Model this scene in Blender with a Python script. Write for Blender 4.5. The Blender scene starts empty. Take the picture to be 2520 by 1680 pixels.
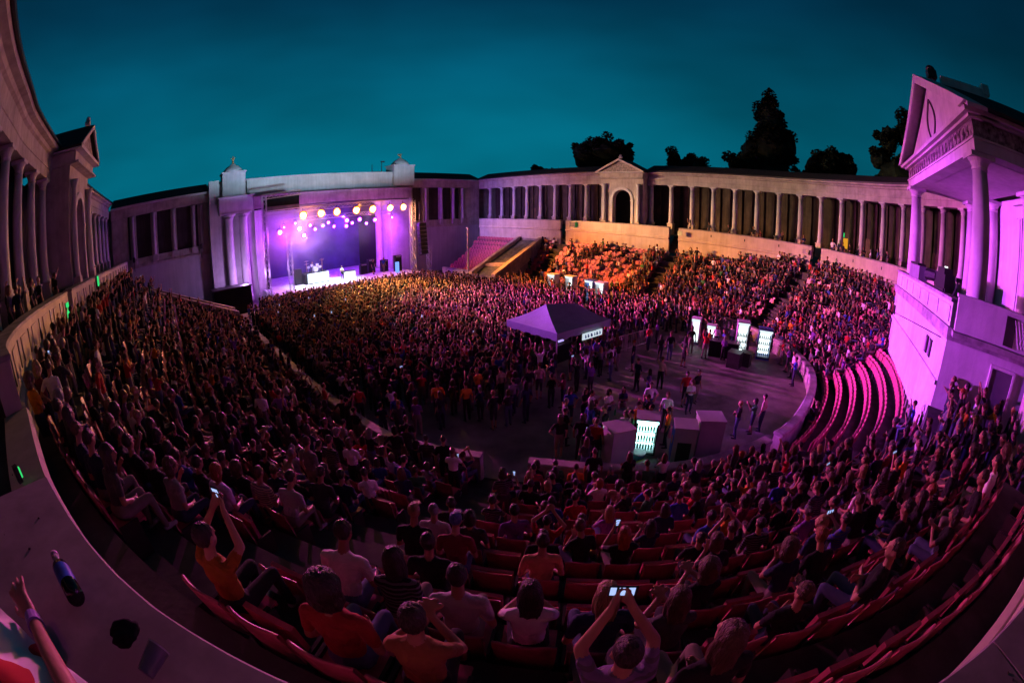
import bpy, math, random, numpy as np
from mathutils import Vector, Matrix
random.seed(7); rng = np.random.default_rng(11)
SC = bpy.context.scene; COLL = SC.collection
PI = math.pi
# ------------------------------------------------------------------ camera: 15 mm class fisheye on the gallery
EYE = Vector((0, 0, 8.3))
cd = bpy.data.cameras.new('camera'); cam = bpy.data.objects.new('camera', cd); COLL.objects.link(cam)
SC.camera = cam; SC.render.engine = 'CYCLES'
cam.location = EYE; cam.rotation_euler = (math.radians(90-17), 0, math.radians(-45))
cd.type = 'PANO'; cd.sensor_width = 36; cd.sensor_fit = 'HORIZONTAL'
try:
    cd.panorama_type = 'FISHEYE_EQUISOLID'; cd.fisheye_lens = 15.36; cd.fisheye_fov = PI
except Exception:
    cd.cycles.panorama_type = 'FISHEYE_EQUISOLID'; cd.cycles.fisheye_lens = 15.36; cd.cycles.fisheye_fov = PI
cd.clip_start = 0.05; cd.clip_end = 1000
# ------------------------------------------------------------------ sky: teal dusk
W = bpy.data.worlds.new('World'); SC.world = W; W.use_nodes = True
nt = W.node_tree; N = nt.nodes; N.clear()
def nn(t, **kw):
    n = N.new(t)
    for k, v in kw.items(): setattr(n, k, v)
    return n
tc = nn('ShaderNodeTexCoord'); sx = nn('ShaderNodeSeparateXYZ'); rp = nn('ShaderNodeValToRGB')
nt.links.new(tc.outputs['Generated'], sx.inputs[0])
el = rp.color_ramp.elements; el[0].position = 0.0; el[0].color = (0.0, .0, 0.0, 1); el[1].position = 1; el[1].color = (.0008, .011, .030, 1)
el[0].color = (.0006, .128, .188, 1)
for p, c in ((.18, (.0006, .134, .208, 1)), (.33, (.0005, .092, .160, 1)), (.48, (.0006, .046, .098, 1)), (.66, (.0008, .014, .038, 1))):
    e = el.new(p); e.color = c
nz = nn('ShaderNodeTexNoise'); nz.inputs['Scale'].default_value = 1.6; nz.inputs['Detail'].default_value = 3
mpn = nn('ShaderNodeMapping'); mpn.inputs['Scale'].default_value = (1, 1, 3.0); mpn.inputs['Rotation'].default_value = (.3, .2, .6)
nt.links.new(tc.outputs['Generated'], mpn.inputs[0]); nt.links.new(mpn.outputs[0], nz.inputs['Vector'])
mr = nn('ShaderNodeMapRange'); mr.inputs['To Min'].default_value = .70; mr.inputs['To Max'].default_value = 1.22; mr.inputs['From Min'].default_value = .3; mr.inputs['From Max'].default_value = .7
nt.links.new(nz.outputs['Fac'], mr.inputs['Value'])
# the afterglow is strongest over the stage (+Y) and fades to the other side
dt = nn('ShaderNodeVectorMath', operation='DOT_PRODUCT'); dt.inputs[1].default_value = (.34, .94, 0)
nt.links.new(tc.outputs['Generated'], dt.inputs[0])
mr2 = nn('ShaderNodeMapRange'); mr2.inputs['From Min'].default_value = -.6; mr2.inputs['From Max'].default_value = .9; mr2.inputs['To Min'].default_value = .25; mr2.inputs['To Max'].default_value = 1.0
nt.links.new(dt.outputs['Value'], mr2.inputs['Value'])
mm = nn('ShaderNodeMath', operation='MULTIPLY'); nt.links.new(mr.outputs[0], mm.inputs[0]); nt.links.new(mr2.outputs[0], mm.inputs[1])
bg = nn('ShaderNodeBackground'); out = nn('ShaderNodeOutputWorld')
nt.links.new(sx.outputs['Z'], rp.inputs[0]); nt.links.new(rp.outputs[0], bg.inputs[0]); nt.links.new(mm.outputs[0], bg.inputs[1]); nt.links.new(bg.outputs[0], out.inputs[0])
# ------------------------------------------------------------------ show lighting (from the stage rig, except the added facade fills)
def spot(name, pos, tgt, col, watt, deg, blend=.6, size=.25):
    l = bpy.data.lights.new(name, 'SPOT'); l.energy = watt; l.color = col; l.spot_size = math.radians(deg); l.spot_blend = blend; l.shadow_soft_size = size
    o = bpy.data.objects.new(name, l); COLL.objects.link(o); o.location = pos
    o.rotation_euler = (Vector(tgt)-Vector(pos)).to_track_quat('-Z', 'Y').to_euler(); return o
def point(name, pos, col, watt, size=.3):
    l = bpy.data.lights.new(name, 'POINT'); l.energy = watt; l.color = col; l.shadow_soft_size = size
    o = bpy.data.objects.new(name, l); COLL.objects.link(o); o.location = pos; return o
WSC = .42
MAG = (.62, .10, 1.0); PINK = (1.0, .055, .42); AMB = (1.0, .46, .13); VIO = (.42, .12, 1.0)
spot('portico_beam', (11.6, 44.2, 7.6), (20.6, -4, 5.8), (.56, .065, 1.0), 290000, 21, .8)
spot('podium_side_beam', (10.6, 44.2, 9.2), (14.0, -6.4, 5.4), (.52, .06, 1.0), 110000, 10, .8)
spot('left_wall_beam', (13.5, 44.2, 9.4), (-7, 20, 10), (1.0, .40, .15), 2200, 70, .9)
spot('bowl_pink_beam', (15.5, 44.2, 8.0), (20, -1, 3), (1.0, .055, .78), 60000, 42, .8)
spot('front_pink_beam', (18, 44.2, 8.2), (3.6, 1.6, 4.8), (1.0, .08, .60), 56000, 24, .8)
spot('rim_pink_beam', (22, 44.2, 8.2), (30, 1, 3), (1.0, .07, .95), 62000, 44, .8)
spot('stand_orange_beam', (23, 44.2, 9.4), (36, 14, 1.8), (1.0, .25, .015), 76000, 32, .8)
spot('stand_amber_beam', (24.5, 44.2, 9.4), (38.5, 26, 3.0), (1.0, .27, .02), 56000, 40, .8)
for nm_, p_, t_, c_, w_, a_ in (('wall_amber_beam', (24.5, 44.2, 9.4), (41.5, 14, 7.6), (1.0, .66, .36), 25000, 52), ('stand_warm_beam', (26.5, 44.2, 9.4), (43, 12, 11), (1.0, .68, .42), 20000, 66)):
    spot(nm_, p_, t_, c_, w_, a_, .9).scale = (1, WSC, 1)
spot('pit_amber_beam', (20, 44.2, 9.6), (19, 35, 1.0), (1.0, .52, .13), 115000, 62, .9)
spot('pit_pink_beam', (17, 44.2, 9.0), (24, 17, 1.0), (1.0, .14, .85), 64000, 38, .9)
spot('left_amber_beam', (14.2, 44.2, 9.4), (-5, 13, 6.2), (1.0, .40, .10), 22000, 19, .9)
spot('left_stand_beam', (14.2, 44.2, 9.4), (0, 16, 1.5), (1.0, .33, .04), 3200, 34, .8)
spot('right_violet_beam', (28.9, 44.2, 8.6), (44, 43, 7.0), (.46, .26, 1.0), 8000, 80, .9)
# stage interior
for x_, t_ in ((13.6, 14.6), (16.4, 17.2), (19.4, 18.6), (22.6, 19.6)): spot('stage_white_beam', (x_, 43.9, 10.1), (t_, 47.4, 1.3), (.66, .95, 1.0), 8000, 40, .8)
spot('stage_violet_beam', (20, 47, 8.6), (20.5, 57, 3), (.20, .02, 1.0), 22000, 100, .9)
spot('stage_violet_wash', (26, 47, 8.6), (28, 53, 5), (.50, .06, 1.0), 6000, 80, .9)
point('stage_violet_lamp', (13, 47.4, 7.3), (.45, .02, 1.0), 1800); point('stage_violet_lamp', (20, 48.6, 7.6), (.30, .02, 1.0), 1800); point('stage_violet_lamp', (26, 48.6, 7.6), (.42, .03, 1.0), 1600)
for x_ in (15.5, 18.5, 21.5, 24.5, 27.0): point('amber_lamp_glow', (x_, 45.4, 9.3), (1.0, .28, .03), 150, .35)
point('stage_violet_lamp', (15.3, 48.4, 6.3), (.60, .22, 1.0), 1500)
point('facade_violet_fill', (7.6, 46.6, 3.4), (.62, .32, 1.0), 600)  # added point without a visible lamp, brightens the left facade columns
spot('facade_cool_fill', (17.5, 16, 4.6), (17, 50, 15.4), (.46, .74, 1.0), 46000, 62, .8).scale = (1, .20, 1)  # added spot above the tent, no visible lamp, brightens the upper facade
SC.view_settings.view_transform = 'Standard'; SC.view_settings.look = 'None'; SC.view_settings.exposure = 0; SC.view_settings.gamma = 1
SC.view_settings.use_curve_mapping = False
SC.cycles.use_denoising = True; SC.cycles.max_bounces = 5; SC.cycles.diffuse_bounces = 1; SC.cycles.glossy_bounces = 2; SC.cycles.transmission_bounces = 3; SC.cycles.volume_bounces = 0
SC.cycles.sample_clamp_indirect = 4.0; SC.cycles.volume_step_rate = 2.0

# ------------------------------------------------------------------ materials
MATS = {}
def pmat(name, col, rough=.85, var=.18, scale=1.5, bump=.15, metal=0.0, emit=None, estr=0.0, spec=.3, detail=5, streak=0.0, col2=None, bscale=None):
    if name in MATS: return MATS[name]
    m = bpy.data.materials.new(name); MATS[name] = m; m.use_nodes = True
    t = m.node_tree; b = t.nodes['Principled BSDF']; L = t.links.new
    b.inputs['Roughness'].default_value = rough; b.inputs['Metallic'].default_value = metal; b.inputs['Specular IOR Level'].default_value = spec
    tcn = t.nodes.new('ShaderNodeTexCoord'); n1 = t.nodes.new('ShaderNodeTexNoise'); n1.inputs['Scale'].default_value = scale; n1.inputs['Detail'].default_value = detail; n1.inputs['Roughness'].default_value = .62
    geo = t.nodes.new('ShaderNodeNewGeometry')
    vec = geo.outputs['Position']
    L(vec, n1.inputs['Vector'])
    r = t.nodes.new('ShaderNodeValToRGB'); c = col; k = col2 or tuple(max(0, x*(1-2*var)) for x in col)
    r.color_ramp.elements[0].position = .32; r.color_ramp.elements[1].position = .68
    r.color_ramp.elements[0].color = (*k, 1); r.color_ramp.elements[1].color = (*[min(1, x*(1+var*.5)) for x in c], 1)
    L(n1.outputs['Fac'], r.inputs[0]); cur = r.outputs[0]
    if streak:
        mp = t.nodes.new('ShaderNodeMapping'); mp.inputs['Scale'].default_value = (2.2, 2.2, .14); L(vec, mp.inputs[0])
        n2 = t.nodes.new('ShaderNodeTexNoise'); n2.inputs['Scale'].default_value = 1.6; n2.inputs['Detail'].default_value = 6; L(mp.outputs[0], n2.inputs['Vector'])
        mrr = t.nodes.new('ShaderNodeMapRange'); mrr.inputs['From Min'].default_value = .42; mrr.inputs['From Max'].default_value = .66; L(n2.outputs['Fac'], mrr.inputs[0])
        ml = t.nodes.new('ShaderNodeMix'); ml.data_type = 'RGBA'; ml.blend_type = 'MULTIPLY'; L(mrr.outputs[0], ml.inputs[0]); L(cur, ml.inputs[6]); ml.inputs[7].default_value = (1-streak, 1-streak, 1-streak*1.1, 1); cur = ml.outputs[2]
    L(cur, b.inputs['Base Color'])
    if bump:
        n3 = t.nodes.new('ShaderNodeTexNoise'); n3.inputs['Scale'].default_value = bscale or scale*9; n3.inputs['Detail'].default_value = 4; L(vec, n3.inputs['Vector'])
        bp = t.nodes.new('ShaderNodeBump'); bp.inputs['Strength'].default_value = bump; bp.inputs['Distance'].default_value = .03; L(n3.outputs['Fac'], bp.inputs['Height']); L(bp.outputs[0], b.inputs['Normal'])
    if emit: b.inputs['Emission Color'].default_value = (*emit, 1); b.inputs['Emission Strength'].default_value = estr
    return m
def omat(name, rough=.8, mode='color', stops=None, spec=.25):
    """cloth / skin / hair: colour comes from the object's own colour or its random number"""
    m = bpy.data.materials.new(name); MATS[name] = m; m.use_nodes = True; t = m.node_tree; b = t.nodes['Principled BSDF']; L = t.links.new
    b.inputs['Roughness'].default_value = rough; b.inputs['Specular IOR Level'].default_value = spec
    oi = t.nodes.new('ShaderNodeObjectInfo')
    if mode == 'color': src = oi.outputs['Color']
    elif mode == 'attr':
        a = t.nodes.new('ShaderNodeAttribute'); a.attribute_name = 'col'; src = a.outputs['Color']
    else:
        r = t.nodes.new('ShaderNodeValToRGB'); r.color_ramp.interpolation = 'CONSTANT'
        while len(r.color_ramp.elements) < len(stops): r.color_ramp.elements.new(.5)
        for i, c in enumerate(stops): r.color_ramp.elements[i].position = i/len(stops); r.color_ramp.elements[i].color = (*c, 1)
        if mode == 'random2':
            mu = t.nodes.new('ShaderNodeMath'); mu.operation = 'MULTIPLY'; mu.inputs[1].default_value = 17.3; L(oi.outputs['Random'], mu.inputs[0])
            fr = t.nodes.new('ShaderNodeMath'); fr.operation = 'FRACT'; L(mu.outputs[0], fr.inputs[0]); L(fr.outputs[0], r.inputs[0])
        else: L(oi.outputs['Random'], r.inputs[0])
        src = r.outputs[0]
    nz = t.nodes.new('ShaderNodeTexNoise'); nz.inputs['Scale'].default_value = 9; nz.inputs['Detail'].default_value = 4
    geo = t.nodes.new('ShaderNodeNewGeometry'); L(geo.outputs['Position'], nz.inputs['Vector'])
    mp = t.nodes.new('ShaderNodeMapRange'); mp.inputs['To Min'].default_value = .72; mp.inputs['To Max'].default_value = 1.2; L(nz.outputs['Fac'], mp.inputs[0])
    vm = t.nodes.new('ShaderNodeVectorMath'); vm.operation = 'SCALE'; L(src, vm.inputs[0]); L(mp.outputs[0], vm.inputs['Scale']); L(vm.outputs[0], b.inputs['Base Color'])
    bp = t.nodes.new('ShaderNodeBump'); bp.inputs['Strength'].default_value = .35; bp.inputs['Distance'].default_value = .02; L(nz.outputs['Fac'], bp.inputs['Height']); L(bp.outputs[0], b.inputs['Normal'])
    return m
def emat(name, col, s):
    if name in MATS: return MATS[name]
    m = bpy.data.materials.new(name); MATS[name] = m; m.use_nodes = True; t = m.node_tree; t.nodes.clear()
    e = t.nodes.new('ShaderNodeEmission'); e.inputs[0].default_value = (*col, 1); e.inputs[1].default_value = s
    o = t.nodes.new('ShaderNodeOutputMaterial'); t.links.new(e.outputs[0], o.inputs[0]); return m
PLASTER = pmat('plaster', (.48, .44, .39), .9, .18, .9, .2, streak=.16)
PLASTER2 = pmat('pale_plaster', (.56, .55, .54), .85, .12, .7, .16, streak=.12)
STONE = pmat('parapet_stone', (.50, .44, .36), .88, .12, .7, .15, streak=.12)
COPING = pmat('coping_stone', (.34, .315, .315), .8, .26, 1.7, .035, streak=.12)
DARKWALL = pmat('back_wall_shade', (.07, .055, .045), .9, .3, .6, .2, streak=.4)  # colonnade wall and ceiling, recess shade put into the dark colour
ROOF = pmat('dark_roof_tiles', (.045, .035, .032), .8, .3, 3, .4)
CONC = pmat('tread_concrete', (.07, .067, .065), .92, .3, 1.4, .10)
ASPH = pmat('worn_asphalt', (.27, .255, .225), .72, .32, .5, .25, spec=.4)
BLACK = pmat('black_metal', (.012, .012, .013), .5, .2, 4, .1, spec=.5)
BLACKF = pmat('black_cloth', (.01, .01, .012), .95, .2, 3, .2)
STEEL = pmat('truss_alloy', (.55, .54, .53), .35, .15, 5, .1, metal=.9)
SEATM = pmat('red_seat_plastic', (.44, .085, .13), .45, .22, 4, .08, spec=.5)
SEATD = pmat('seat_frame_steel', (.03, .02, .02), .6, .2, 4, .1)
WHITEP = pmat('white_panel', (.78, .78, .80), .5, .08, 2, .05)
CANVAS = pmat('grey_canvas', (.21, .22, .25), .8, .14, 1.3, .3)
LEAFM = pmat('night_leaves', (.02, .035, .018), .8, .5, 1.1, 0)
BARK = pmat('bark', (.06, .045, .03), .95, .3, 4, .4)

# ------------------------------------------------------------------ mesh helpers
class MB:
    def __init__(s): s.v = []; s.f = []; s.m = []
    def add(s, v, f, m=0):
        o = len(s.v); s.v.extend([tuple(p) for p in v]); s.f.extend([tuple(i+o for i in q) for q in f]); s.m.extend([m]*len(f)); return s
    def box(s, c, d, m=0, rot=0.0, M=None):
        x, y, z = d[0]/2, d[1]/2, d[2]/2
        vs = [Vector((a*x, b*y, e*z)) for a in (-1, 1) for b in (-1, 1) for e in (-1, 1)]
        R = M if M is not None else Matrix.Rotation(rot, 3, 'Z')
        vs = [R @ p + Vector(c) for p in vs]
        return s.add(vs, [(0, 1, 3, 2), (4, 6, 7, 5), (0, 4, 5, 1), (2, 3, 7, 6), (0, 2, 6, 4), (1, 5, 7, 3)], m)
    def tube(s, p0, p1, r0, r1=None, n=8, m=0, cap=True):
        r1 = r0 if r1 is None else r1; p0 = Vector(p0); p1 = Vector(p1); q = (p1-p0).to_track_quat('Z', 'Y')
        vs = []
        for p, r in ((p0, r0), (p1, r1)):
            for i in range(n):
                a = 2*PI*i/n; vs.append(p + q @ Vector((math.cos(a)*r, math.sin(a)*r, 0)))
        fs = [(i, (i+1) % n, n+(i+1) % n, n+i) for i in range(n)]
        if cap: fs += [tuple(range(n-1, -1, -1)), tuple(range(n, 2*n))]
        return s.add(vs, fs, m)
    def lathe(s, prof, n=16, c=(0, 0, 0), m=0):
        vs = []; c = Vector(c)
        for r, z in prof:
            for i in range(n):
                a = 2*PI*i/n; vs.append(c+Vector((math.cos(a)*r, math.sin(a)*r, z)))
        k = len(prof); fs = [(j*n+i, j*n+(i+1) % n, (j+1)*n+(i+1) % n, (j+1)*n+i) for j in range(k-1) for i in range(n)]
        fs += [tuple(range(n-1, -1, -1)), tuple(range((k-1)*n, k*n))]
        return s.add(vs, fs, m)
    def ball(s, c, r, m=0, n=10, k=6, R=None):
        r = (r, r, r) if not hasattr(r, '__len__') else r; vs = []; c = Vector(c)
        for j in range(k+1):
            p = PI*j/k
            for i in range(n):
                a = 2*PI*i/n; w = Vector((r[0]*math.sin(p)*math.cos(a), r[1]*math.sin(p)*math.sin(a), r[2]*math.cos(p)))
                vs.append(c + (R @ w if R is not None else w))
        fs = [(j*n+i, (j+1)*n+i, (j+1)*n+(i+1) % n, j*n+(i+1) % n) for j in range(k) for i in range(n)]
        return s.add(vs, fs, m)
    def prism(s, poly, h0, h1, m=0):
        """poly: list of (x,y) ccw; extruded in z"""
        n = len(poly); vs = [(x, y, h0) for x, y in poly]+[(x, y, h1) for x, y in poly]
        return s.add(vs, [(i, (i+1) % n, n+(i+1) % n, n+i) for i in range(n)]+[tuple(range(n-1, -1, -1)), tuple(range(n, 2*n))], m)
    def slab(s, pts, th, m=0):
        """pts: 3-D loop, thickened along its normal"""
        P = [Vector(p) for p in pts]; nrm = (P[1]-P[0]).cross(P[2]-P[0]).normalized()*th; n = len(P)
        return s.add(P+[p+nrm for p in P], [(i, (i+1) % n, n+(i+1) % n, n+i) for i in range(n)]+[tuple(range(n-1, -1, -1)), tuple(range(n, 2*n))], m)
    def sweep(s, path, prof, m=0, closed=True, caps=True, nrm=None):
        """path: [(x,y)], prof: closed loop [(offset to the inside, z)]"""
        P = np.asarray(path, float); T = np.gradient(P, axis=0); T /= np.linalg.norm(T, axis=1, keepdims=True)+1e-9
        Nn = np.stack([-T[:, 1], T[:, 0]], 1) if nrm is None else np.asarray(nrm); k = len(prof); vs = []
        for p, n in zip(P, Nn):
            for o, z in prof: vs.append((p[0]+n[0]*o, p[1]+n[1]*o, z))
        fs = [(i*k+j, i*k+(j+1) % k, (i+1)*k+(j+1) % k, (i+1)*k+j) for i in range(len(P)-1) for j in range(k if closed else k-1)]
        if caps and closed: fs += [tuple(range(k)), tuple(range((len(P)-1)*k, len(P)*k))[::-1]]
        return s.add(vs, fs, m)
    def mesh(s, name, mats, smooth=False):
        me = bpy.data.meshes.new(name); me.from_pydata(s.v, [], s.f)
        for m in (mats if isinstance(mats, (list, tuple)) else [mats]): me.materials.append(m)
        if any(s.m): me.polygons.foreach_set('material_index', s.m)
        if smooth: me.polygons.foreach_set('use_smooth', [True]*len(s.f))
        me.update(); return me
    def build(s, name, mats, parent=None, smooth=False, loc=None, rotz=0.0):
        return mobj(name, s.mesh(name, mats, smooth), parent, loc, rotz)
def mobj(name, me, parent=None, loc=None, rotz=0.0, rot=None):
    o = bpy.data.objects.new(name, me); COLL.objects.link(o)
    if parent is not None: o.parent = parent
    if loc is not None: o.location = loc
    if rot is not None: o.rotation_euler = rot
    elif rotz: o.rotation_euler = (0, 0, rotz)
    return o
def tag(o, label=None, cat=None, group=None, kind=None):
    if label: o['label'] = label
    if cat: o['category'] = cat
    if group: o['group'] = group
    if kind: o['kind'] = kind
    return o
def thing(name, label, cat, loc=(0, 0, 0), rotz=0, group=None):
    o = bpy.data.objects.new(name, None); COLL.objects.link(o); o.empty_display_size = .2
    o.location = loc; o.rotation_euler = (0, 0, rotz); return tag(o, label, cat, group)
def wproj(p):
    """world point -> picture position (0..1024, 0..682) of the fisheye lens"""
    d = Vector(p)-EYE; c = math.sqrt(.5); X = c*(d.x-d.y); Fh = c*(d.x+d.y); Z = d.z
    cp, sp = math.cos(math.radians(17)), math.sin(math.radians(17)); F = Fh*cp-Z*sp; U = Fh*sp+Z*cp
    t = math.acos(max(-1, min(1, F/max(d.length, 1e-6)))); q = math.hypot(X, U)+1e-9; r = 2*436.9*math.sin(t/2)
    return 512+r*X/q, 341-r*U/q, d.length
def spline(pts, step=.5):
    P = [np.array(p, float) for p in pts]; P = [2*P[0]-P[1]]+P+[2*P[-1]-P[-2]]; o = []
    for i in range(1, len(P)-2):
        n = max(2, int(np.linalg.norm(P[i+1]-P[i])/.08)); t = np.linspace(0, 1, n, endpoint=False)[:, None]
        a, b, c, d = P[i-1], P[i], P[i+1], P[i+2]
        # centripetal-ish: cap the tangents so long neighbours do not overshoot
        L = np.linalg.norm(c-b); m0 = (c-a); m0 = m0/np.linalg.norm(m0)*L; m1 = (d-b); m1 = m1/np.linalg.norm(m1)*L
        o.append((2*t**3-3*t**2+1)*b+(t**3-2*t**2+t)*m0+(-2*t**3+3*t**2)*c+(t**3-t**2)*m1)
    o = np.concatenate(o+[P[-2][None]]); s = np.concatenate([[0], np.cumsum(np.linalg.norm(np.diff(o, axis=0), axis=1))])
    k = np.arange(0, s[-1], step); return np.stack([np.interp(k, s, o[:, 0]), np.interp(k, s, o[:, 1])], 1)
def arclen(P): return np.concatenate([[0], np.cumsum(np.linalg.norm(np.diff(P, axis=0), axis=1))])
def normals(P):
    T = np.gradient(np.asarray(P, float), axis=0); T /= np.linalg.norm(T, axis=1, keepdims=True)+1e-9; return np.stack([-T[:, 1], T[:, 0]], 1)
ORD = ['', 'first', 'second', 'third', 'fourth', 'fifth', 'sixth', 'seventh', 'eighth', 'ninth', 'tenth', 'eleventh', 'twelfth', 'thirteenth', 'fourteenth', 'fifteenth', 'sixteenth', 'seventeenth', 'eighteenth', 'nineteenth']
def ordinal(n):
    if n < 20: return ORD[n]
    t = {2: 'twent', 3: 'thirt', 4: 'fort', 5: 'fift', 6: 'sixt', 7: 'sevent', 8: 'eight', 9: 'ninet'}[min(9, n//10)]
    return t+'ieth' if n % 10 == 0 else t+'y-'+ORD[n % 10]

# ------------------------------------------------------------------ plan curves (metres; x across, y towards the stage)
COL = spline([(-8.6, 51.4), (-8.5, 38), (-8.1, 26), (-7.4, 17), (-7.0, 14.5), (-6.4, 10.5), (-5.5, 6), (-4.3, 2), (-2.6, -1.2), (-.2, -3.9), (3.4, -6.4), (10.6, -9.8), (18.6, -10.8), (27.5, -9.2), (36, -4.3), (40.8, 1.4), (43.4, 6.6), (44.4, 13), (44.5, 21), (44.5, 38), (44.5, 51.4)], .25)
RIML = [(-5.8, 48), (-5.7, 38), (-5.6, 26), (-5.45, 18.5), (-5.2, 13.5), (-4.75, 10.5), (-4.3, 8.8), (-3.85, 7.6), (-3.3, 6.6), (-2.6, 5.05), (-2.07, 3.9), (-1.03, 2.0), (-.55, 1.17), (-.03, .48), (.60, -.52), (1.22, -1.28), (3.5, -3.3), (7, -5.6), (10.5, -7.0), (13.75, -7.6)]
PODF = [(14.6, -4.1), (27.2, -3.45)]
RIMR = [(28.0, -6.4), (32, -4.4), (37, -.2), (40, 5), (41.1, 12), (41.2, 20), (41.2, 34), (41.2, 48)]
RIM_L, RIM_R = spline(RIML, .2), spline(RIMR, .2)
RIM = np.concatenate([RIM_L, np.array([PODF[0]])*np.ones((1, 1)), np.linspace(PODF[0], PODF[1], 40), RIM_R])
KERB = spline([(5.6, 48), (5.6, 38), (5.8, 25), (5.8, 19.2), (5.95, 15), (6.15, 12.6), (6.9, 10.5), (7.8, 9), (8.6, 7.8), (10, 5.7), (11.5, 4), (13.3, 2.8), (14.9, 2), (16.6, 1.4), (19.2, 1.05), (22.6, 1.05), (25.7, 1.7), (29, 3.6), (32, 7.2), (34, 12), (34.6, 18), (34.6, 30), (34.6, 48)], .1)
CX, CY = 19.0, 14.0
def ray_hit(P, th):
    """radius of curve P from the bowl centre at angle th (180..360 deg)"""
    a = np.degrees(np.arctan2(P[:, 1]-CY, P[:, 0]-CX)) % 360; r = np.hypot(P[:, 0]-CX, P[:, 1]-CY)
    a = np.where(a < 90, a+360, a); i = np.argsort(a, kind='stable'); return np.interp(th, a[i], r[i])
ST = []     # stations of the bowl: kerb point, outward direction, width
for y in np.arange(46, 14, -.35):
    k = np.interp(-y, -KERB[KERB[:, 0] < 19][:, 1], KERB[KERB[:, 0] < 19][:, 0]); q = RIM_L[RIM_L[:, 1] > 8]; r = np.interp(-y, -q[:, 1], q[:, 0]); ST.append((k, y, -1.0, 0.0, k-r))
curv = np.concatenate([np.arange(180, 256.2, .8), [256.19, 256.21], np.arange(256.8, 360, .8)])
for th in curv:
    c, s = math.cos(math.radians(th)), math.sin(math.radians(th)); rk = ray_hit(KERB, th)
    if 256.2 < th < 304.5:
        # podium front line
        (x0, y0), (x1, y1) = PODF; den = c*(y1-y0)-s*(x1-x0); rr = ((x0-CX)*(y1-y0)-(y0-CY)*(x1-x0))/den
        if th > math.degrees(math.atan2(y1-CY, x1-CX)) % 360: rr = ray_hit(RIM_R, th)
    else: rr = ray_hit(RIM_L if th < 256.2 else RIM_R, th)
    ST.append((CX+rk*c, CY+rk*s, c, s, rr-rk))
for y in np.arange(14.3, 48.01, .35):
    k = np.interp(y, KERB[KERB[:, 0] > 30][:, 1], KERB[KERB[:, 0] > 30][:, 0]); q = RIM_R[RIM_R[:, 1] > 6]; r = np.interp(y, q[:, 1], q[:, 0]); ST.append((k, y, 1.0, 0.0, r-k))
ST = np.array(ST); KPT = ST[:, :2]; KDIR = ST[:, 2:4]; WID = ST[:, 4]
PITCH, RISE, Z0, D0 = .86, .465, .15, .25
GS = np.clip(WID/11.0, .70, 1.0); _tg = np.degrees(np.arctan2(KPT[:, 1]-CY, KPT[:, 0]-CX)) % 360; GS = np.where((_tg > 254) & (_tg < 294), .86, GS); GS = np.convolve(np.pad(GS, 6, mode='edge'), np.ones(13)/13, 'valid')
ROWCAP = np.full(len(ST), 99.0); _th = np.degrees(np.arctan2(KPT[:, 1]-CY, KPT[:, 0]-CX)) % 360; ROWCAP = np.where((_th > 230) & (_th < 256.2), np.interp(_th, [230, 244, 256], [13, 8.4, 7.5]), np.where((_th < 196) | (KPT[:, 1] > 14) & (KPT[:, 0] < 19), 11, 99.0)).round()
NROW = 13
def row_z(j): return .05+.30*j+.0145*j*j
def row_d(j): return D0+PITCH*j
def row_da(j): return D0+PITCH*GS*j
# ------------------------------------------------------------------ ground, bowl, walls
g = MB(); g.add([(-400, -400, -.02), (400, -400, -.02), (400, 400, -.02), (-400, 400, -.02)], [(0, 1, 2, 3)])
tag(g.build('ground', pmat('dark_ground', (.03, .035, .025), .95, .3, .3, .2)), kind='structure')
kp = KPT[::2]; g = MB()
poly = [(x, y, 0.0) for x, y in kp] + [(34.6, 60, 0), (5.6, 60, 0)]
c0 = (20, 26, 0.0); vs = [c0]+poly; n = len(poly); g.add(vs, [(0, 1+(i+1) % n, 1+i) for i in range(n)])
tag(g.build('arena_floor', ASPH), kind='structure')

AISLES = []   # (kerb point, outward dir)
def aisle_at(th=None, y=None, left=False):
    if th is not None:
        c, s = math.cos(math.radians(th)), math.sin(math.radians(th)); rk = ray_hit(KERB, th); AISLES.append((np.array([CX+rk*c, CY+rk*s]), np.array([c, s])))
    else:
        AISLES.append((np.array([5.7 if left else 34.6, y]), np.array([-1.0 if left else 1.0, 0])))
aisle_at(th=207.4); aisle_at(th=252.2); aisle_at(th=333.0); aisle_at(y=18.3); aisle_at(y=32.6); aisle_at(y=27, left=True); aisle_at(th=186)
def aisle_dist(p):
    d = 9.0
    for k, u in AISLES:
        w = np.asarray(p[:2])-k
        if w @ u > -1: d = min(d, abs(w[0]*u[1]-w[1]*u[0]))
    return d
def row_path(d, step=None):
    """stations of a row line at distance d from the kerb: points, dirs, widths"""
    P = KPT+KDIR*d; return P
# treads and risers
g = MB()
for j in range(NROW):
    DA, DB, z = (row_da(j) if j else .2+0*GS), row_da(j+1), row_z(j); zb = row_z(j-1) if j else .02
    for i in range(len(ST)-1):
        if abs(WID[i]-WID[i+1]) > 1.5: continue
        if WID[i] <= DA[i] or WID[i+1] <= DA[i+1]: continue
        if j > ROWCAP[i]: continue
        if j == ROWCAP[i]: DB = np.where(ROWCAP == j, 99.0, DB)
        b0, b1 = min(DB[i], WID[i]+.05), min(DB[i+1], WID[i+1]+.05)
        A, B = KPT[i]+KDIR[i]*DA[i], KPT[i+1]+KDIR[i+1]*DA[i+1]; C, D = KPT[i+1]+KDIR[i+1]*b1, KPT[i]+KDIR[i]*b0
        g.add([(*A, z), (*B, z), (*C, z), (*D, z), (*A, zb), (*B, zb)], [(0, 1, 2, 3), (4, 5, 1, 0)])
tag(g.build('seating_steps', CONC), kind='structure')
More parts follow.
